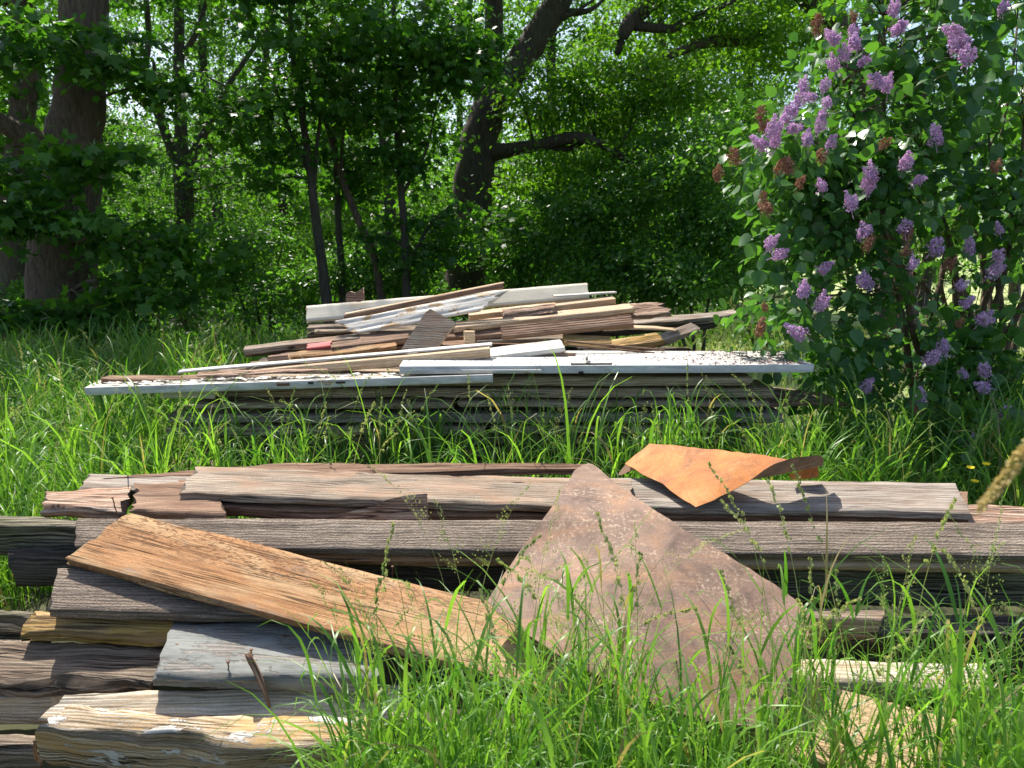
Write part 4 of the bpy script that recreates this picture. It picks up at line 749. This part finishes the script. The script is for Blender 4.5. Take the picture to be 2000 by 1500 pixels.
# ------------------------------------------------------------ wire fence beyond the lilac
fe = empty('wire_fence', (4.2, 7.2, 0)); tag(fe, 'sagging wire mesh fence on dark posts behind the lilac', 'fence')
for x in (3.4, 5.3, 7.3):
    V, F, uv = tube([(x, 7.2, -.1), (x + .03, 7.2, .7), (x + .08, 7.22, 1.35)], .05, 8, .05); bf = Buf(); bf.add(V, F, .5, uv); link('post', bf.mesh('post'), M['bark3'], fe)
bf = Buf()
for k, z in enumerate(np.linspace(.1, 1.2, 8)):
    P = np.array([(x, 7.15 + .02 * math.sin(x * 3), z + .03 * math.sin(x * 2 + k * .3)) for x in np.linspace(2.6, 8.5, 40)]); V, F, uv = tube(P, .0022, 3); bf.add(V, F, .5, uv)
for x in np.arange(2.6, 8.5, .15):
    V, F, uv = tube([(x, 7.15, .05), (x + rs.randn() * .01, 7.15, 1.25)], .002, 3); bf.add(V, F, .5, uv)
link('mesh_wire', bf.mesh('mesh_wire'), M['wire'], fe)

# ------------------------------------------------------------ grass
def blades(bf, XY, h, wd, bend, rg, seg=6, lean=.25, tone=None, zoff=None, hd=None):
    n = len(XY); hd = rg.rand(n) * 6.283 if hd is None else hd; D = np.stack([np.cos(hd), np.sin(hd)], -1); th0 = np.abs(rg.randn(n)) * lean; kp = bend * (.3 + rg.rand(n) * 1.4); pw_ = rg.uniform(1.8, 4.5, n)
    s = np.linspace(0, 1, seg + 1); th = th0[:, None] + kp[:, None] * s[None] ** pw_[:, None]; ds = (h / seg)[:, None]
    hor = np.concatenate([np.zeros((n, 1)), np.cumsum(np.sin(th[:, 1:]) * ds, 1)], 1); ver = np.concatenate([np.zeros((n, 1)), np.cumsum(np.cos(th[:, 1:]) * ds, 1)], 1)
    cx = XY[:, 0:1] + D[:, 0:1] * hor; cyy = XY[:, 1:2] + D[:, 1:2] * hor; cz = (gz(XY[:, 0], XY[:, 1]) - .02 if zoff is None else zoff)[:, None] + ver
    ph = hd + 1.5708 + rg.randn(n) * .5; tw = ph[:, None] + rg.randn(n)[:, None] * 1.2 * s[None]; wdt = wd[:, None] * .5 * (np.minimum(1, .55 + s * 1.6) * (1 - s ** 2.2)[None] + .04)
    W = np.stack([np.cos(tw) * wdt, np.sin(tw) * wdt, 0 * tw], -1); Cc = np.stack([cx, cyy, cz], -1); V = np.stack([Cc - W, Cc + W], 2)  # n,seg+1,2,3
    k = 2 * (seg + 1); o = (np.arange(n) * k)[:, None, None]; q_ = np.array([(2 * i_, 2 * i_ + 1, 2 * i_ + 3, 2 * i_ + 2) for i_ in range(seg)])[None]
    bf.add(V.reshape(-1, 3), [(q_ + o).reshape(-1, 4)], np.repeat(rg.rand(n) if tone is None else tone, k))
    return Cc
def culms(bf, XY, h, rg, nl=4, wl=.0105, ll=.30):
    """upright stems, each with a few arching leaves"""
    n = len(XY); tone = rg.rand(n); Cc = blades(bf, XY, h, np.full(n, .0045), .35, rg, 8, .07, tone * .8); side = rg.rand(n) * 6.28
    for k in range(nl):
        f = (.28 + .62 * (k + rg.rand(n) * .6) / nl) * 8; lo = np.minimum(f.astype(int), 7); fr_ = (f - lo)[:, None]; P = Cc[np.arange(n), lo] * (1 - fr_) + Cc[np.arange(n), lo + 1] * fr_
        side = side + 3.14 + rg.randn(n) * .6; blades(bf, P[:, :2], ll * rg.uniform(.6, 1.25, n), wl * rg.uniform(.6, 1.3, n), 1.9, rg, 7, .35, np.clip(tone + rg.randn(n) * .1, 0, 1), P[:, 2], side)
def infront(X, Y_): return (X > -2.15) & (X < 2.3) & (Y_ > 1.95) & (Y_ < 3.45)
def inrear(X, Y_): return (X > -2.0) & (X < 1.75) & (Y_ > 4.26) & (Y_ < 6.1)
def scatter(rg, n, x0, x1, y0, y1, clump=.0, keep=None):
    if clump > 0:
        m = max(1, n // 14); c = np.stack([rg.uniform(x0, x1, m), rg.uniform(y0, y1, m)], -1); XY = c[rg.randint(m, size=n)] + rg.randn(n, 2) * clump
    else: XY = np.stack([rg.uniform(x0, x1, n), rg.uniform(y0, y1, n)], -1)
    ok = ~infront(XY[:, 0], XY[:, 1]) & ~inrear(XY[:, 0], XY[:, 1])
    if keep is not None: ok &= keep(XY[:, 0], XY[:, 1])
    return XY[ok]
rg = np.random.RandomState(31); bf = Buf()
def G(n, box, hm, wm, bend=1.3, clump=.05, keep=None, seg=6, lean=.2):
    XY = scatter(rg, n, *box, clump, keep); m_ = len(XY); blades(bf, XY, hm * rg.uniform(.55, 1.2, m_), wm * rg.uniform(.5, 1.4, m_), bend, rg, seg, lean)
G(26000, (-6.5, -1.7, 3.2, 9.0), .62, .007)                              # left meadow
G(5000, (-3.2, -1.9, 1.8, 4.3), .50, .007)
G(5200, (-2.2, 1.8, 3.42, 4.28), .50, .009, 1.6)                         # between the piles
G(900, (-2.1, 1.5, 3.6, 4.25), .80, .012, 2.3, .04, None, 9, .1)
G(230, (-2.1, 1.5, 3.75, 4.25), 1.05, .014, 2.0, .05, None, 9, .1)
G(3400, (-4.8, -1.8, 3.4, 7.5), .95, .014, 2.0, .04, None, 8, .12)
G(1300, (1.3, 3.8, 3.5, 4.8), .88, .014, 2.2, .04, None, 8, .12)
G(12000, (1.2, 4.6, 3.4, 5.6), .52, .008, 1.4)                           # right, in the lilac's shade
G(6000, (2.2, 4.2, 2.0, 3.5), .55, .007)
G(9000, (-4.5, 2.0, 6.0, 9.5), .55, .009, 1.3)                           # behind the rear pile
G(5000, (-9, 2.5, 9, 14), .42, .010, 1.2, .1, seg=4)
XY = scatter(rg, 240, -2.1, 1.6, 3.6, 4.24, .05); culms(bf, XY, rg.uniform(.4, .8, len(XY)), rg, 5, .012, .28)
XY = scatter(rg, 1100, -5.2, -1.8, 3.3, 8.0, .06); culms(bf, XY, rg.uniform(.5, .95, len(XY)), rg, 4, .014, .32)
XY = scatter(rg, 220, 1.4, 3.8, 3.5, 4.8, .06); culms(bf, XY, rg.uniform(.45, .85, len(XY)), rg, 5, .013, .30)
o = tag(link('meadow_grass', bf.mesh('meadow_grass'), M['grass']), 'tall bright green meadow grass around the timber piles', 'grass', kind='stuff')
bf = Buf(); XY = scatter(rg, 26000, 1.2, 14, 5.8, 16, 0.0, lambda x, y: (x > 1.6)); blades(bf, XY, rg.uniform(.10, .26, len(XY)), np.full(len(XY), .012), 1.2, rg, 3, .4)
tag(link('lawn_grass', bf.mesh('lawn_grass'), M['lawn']), 'short sunlit grass of the clearing behind the lilac', 'grass', kind='stuff')
# foreground grass
rg = np.random.RandomState(41); bf = Buf()
def fgk(x, y): return (x > -.50 + (y - 1.3) * .12)
G(4300, (-.70, 2.6, 1.30, 1.97), .38, .009, 1.6, .04, fgk, 8)
G(600, (-.60, 2.6, 1.40, 1.97), .54, .011, 2.0, .035, fgk, 9, .12)
G(420, (-.35, .55, 1.50, 1.97), .70, .0095, 1.9, .035, fgk, 9, .12)
G(90, (-.40, 2.0, 1.50, 1.97), .86, .009, 1.9, .03, fgk, 10, .12)
XY = scatter(rg, 210, -.62, 1.15, 1.42, 1.97, .07, fgk); culms(bf, XY, rg.uniform(.42, .90, len(XY)), rg, 4, .0088, .25)
XY = scatter(rg, 60, .9, 2.4, 1.5, 2.0, .07, fgk); culms(bf, XY, rg.uniform(.4, .8, len(XY)), rg, 4, .009, .25)
def infront(X, Y_): return (X > -2.15) & (X < .9) & (Y_ > 1.95) & (Y_ < 3.45)
G(500, (1.15, 2.7, 1.8, 2.35), .42, .008, 1.8, .04, None, 8)
tag(link('tall_grass', bf.mesh('tall_grass'), M['grass']), 'dense tall grass growing in front of the rusty sheet', 'grass', kind='stuff')
# flowering stalks
def stalks(XY, h, rg, mode, bf, droop=.5, sc_=1.0):
    n = len(XY); Cc = blades(bf, XY, h, np.full(n, .0032 * sc_), droop, rg, 12, .08, tone=rg.uniform(0, .8, n))
    for c in Cc:
        T = c[-1] - c[-4]; T /= np.linalg.norm(T); dense = (mode == 'dense') or (mode == 'mix' and rg.rand() < .5); m_ = 90 if dense else 110; tn = rg.rand()
        t = rg.rand(m_)
        if dense: t = np.clip(rg.choice(np.linspace(0, 1, 7) ** .8, m_) + rg.randn(m_) * .035, 0, 1)
        i_ = (9.6 if dense else 9.2) + t * (2.4 if dense else 2.8); lo = np.minimum(i_.astype(int), 11); f = (i_ - lo)[:, None]; P0 = c[lo] * (1 - f) + c[lo + 1] * f
        k_ = (t * 8).astype(int); ba = rg.rand(9) * 6.28; rr = rg.rand(m_)
        bd = unit(np.stack([np.cos(ba[k_]), np.sin(ba[k_]), 0 * rr + .7], -1) + rg.randn(m_, 3) * .12)
        sp = (.008 * (1.1 - t) * rr + .002) if dense else .055 * (1.05 - t) * rr
        P = P0 + (unit(bd + rg.randn(m_, 3) * .6) if dense else bd) * sp[:, None] * sc_
        leaves(bf, DIA, P, bd * .6 + T * .9 + rg.randn(m_, 3) * .2, rg.randn(m_, 3), np.full(m_, .010 if dense else .0055) * sc_, np.clip(tn * .6 + rg.rand(m_) * .4, 0, 1))
        if not dense:
            for k in range(0, m_, 3):
                b0 = P0[k]; V = np.array([b0, b0 + [.0007, 0, .0007], P[k]]); bf.add(V, [np.array([[0, 1, 2]])], tn)
rg = np.random.RandomState(51); bf = Buf()
XY = scatter(rg, 52, -.45, 1.35, 1.5, 1.95, 0, fgk); stalks(XY, rg.uniform(.72, 1.05, len(XY)), rg, 'mix', bf, .7)
XY = scatter(rg, 60, -2.0, 1.5, 3.5, 4.2, 0); stalks(XY, rg.uniform(.7, .98, len(XY)), rg, 'mix', bf, .6)
XY = scatter(rg, 260, -5.5, -1.6, 3.5, 8.5, 0); stalks(XY, rg.uniform(.65, 1.0, len(XY)), rg, 'mix', bf, .6, 1.3)
XY = scatter(rg, 80, .6, 2.6, 6.3, 7.2, 0); stalks(XY, rg.uniform(.9, 1.25, len(XY)), rg, 'mix', bf, .8, 1.5)
XY = scatter(rg, 60, 1.4, 3.8, 3.5, 4.6, 0); stalks(XY, rg.uniform(.6, .95, len(XY)), rg, 'dense', bf, .4)
tag(link('flowering_grass', bf.mesh('flowering_grass'), M['seed']), 'flowering grass stalks with green seed heads', 'grass stalks', kind='stuff')
# near dry spike at the right
e_ = empty('grass_spike', (.62, .62, 0)); tag(e_, 'yellow dry grass spike close to the camera at the right edge', 'grass spike')
rg = np.random.RandomState(9); a, b = pY(1915, 995, .62), pY(2030, 850, .66); c_ = pY(2120, 760, .68); P = curve([a, b, c_], 12); V, F, uv = tube(P, .0015, 5); bf = Buf(); bf.add(V, F, .5, uv)
base = np.array([.62, .62, 0.]); V, F, uv = tube(curve([base, np.array([.62, .62, .9]), c_ + [.02, 0, .08], c_], 14), .0015, 5); b2 = Buf(); b2.add(V, F, .5, uv); link('stem', b2.mesh('stem'), M['spike'], e_).location = (-.62, -.62, 0)
T = unit(a - c_); m_ = 900; t = rg.rand(m_); i_ = np.minimum((t * 11).astype(int), 10); f = (t * 11 - i_)[:, None]; P_ = P[i_] * (1 - f) + P[i_ + 1] * f; dd = unit(rg.randn(m_, 3)); P_ = P_ + dd * (.0055 * (.35 + .65 * np.sin(np.clip(t * 2.6, 0, 1.57))))[:, None]
bf = Buf(); leaves(bf, OVAL, P_, dd * .7 + T * 1.1, rg.randn(m_, 3), rg.uniform(.003, .006, m_), rg.rand(m_)); link('seed_head', bf.mesh('seed_head'), M['spike'], e_).location = (-.62, -.62, 0)

# buttercups, broad weeds
for k, (px, py, lab) in enumerate([(1896, 914, 'yellow buttercup flower, upper left of the three'), (1904, 941, 'yellow buttercup flower, lowest of the three'), (1926, 907, 'yellow buttercup flower, rightmost and half turned away')]):
    p = pY(px, py, 3.38); e_ = empty('buttercup', (p[0] + .02, p[1], 0)); tag(e_, lab, 'flower', 'buttercups beside the front pile')
    V, F, uv = tube(curve([(p[0] + .02, p[1], 0), (p[0] + .01, p[1], p[2] * .5), tuple(p)], 8), .0015, 5); bf = Buf(); bf.add(V, F, .5, uv); link('stem', bf.mesh('stem'), M['weed'], e_).location = (-e_.location.x, -e_.location.y, 0)
    th = np.arange(5) * 1.2566 + k; d = np.stack([np.cos(th), np.sin(th) * .8, 0 * th + .35], -1); bf = Buf(); leaves(bf, HEART, np.repeat(p[None], 5, 0), d, np.tile(np.array([[0, -1., 1.]]), (5, 1)), np.full(5, .019), rs.rand(5)); link('petals', bf.mesh('petals'), M['petal'], e_).location = (-e_.location.x, -e_.location.y, 0)
def weed(px, py, Yw, n, size, label, seed, tpl=HEART, name='broadleaf_weed', h=None):
    rg = np.random.RandomState(seed); p = pY(px, py, Yw); H = h or p[2]; e_ = empty(name, (p[0], p[1], 0)); tag(e_, label, 'weed'); bf = Buf()
    V, F, uv = tube([(p[0], p[1], -.02), (p[0], p[1], H)], .004, 5); bf.add(V, F, .5, uv); link('stem', bf.mesh('stem'), M['weed'], e_).location = (-p[0], -p[1], 0)
    th = rg.rand(n) * 6.28; z = rg.uniform(.35, 1, n) * H; P = np.stack([p[0] + np.cos(th) * .02, p[1] + np.sin(th) * .02, z], -1); d = np.stack([np.cos(th), np.sin(th), rg.uniform(-.1, .5, n)], -1)
    bf = Buf(); leaves(bf, tpl, P, d, np.tile([[0, -.2, 1.]], (n, 1)) + rg.randn(n, 3) * .3, size * rg.uniform(.7, 1.2, n), rg.rand(n)); link('leaves', bf.mesh('weed_leaves'), M['weed'], e_).location = (-p[0], -p[1], 0)
weed(1735, 900, 3.7, 9, .15, 'broad dark leaves of a low weed behind the grey plank', 1)
weed(1850, 700, 4.3, 10, .13, 'large-leaved weed at the foot of the lilac', 2)
weed(1690, 840, 4.0, 8, .12, 'low broad weed between the folded sheet and the lilac', 3)
weed(60, 690, 5.6, 60, .05, 'pale nettle-like weed at the left edge of the meadow', 4, OVAL, 'nettle')
weed(20, 700, 5.4, 60, .05, 'second nettle-like weed, at the very left edge', 5, OVAL, 'nettle')
weed(372, 665, 6.5, 46, .05, 'reddish-tipped weed rising behind the left grass tuft', 6, OVAL, 'nettle')
for _o in list(bpy.data.objects):    # parts added with a plain parent offset
    if _o.parent is lil and _o.name.startswith(('branches', 'foliage')): _o.location = tuple(-Vector(lil.location))
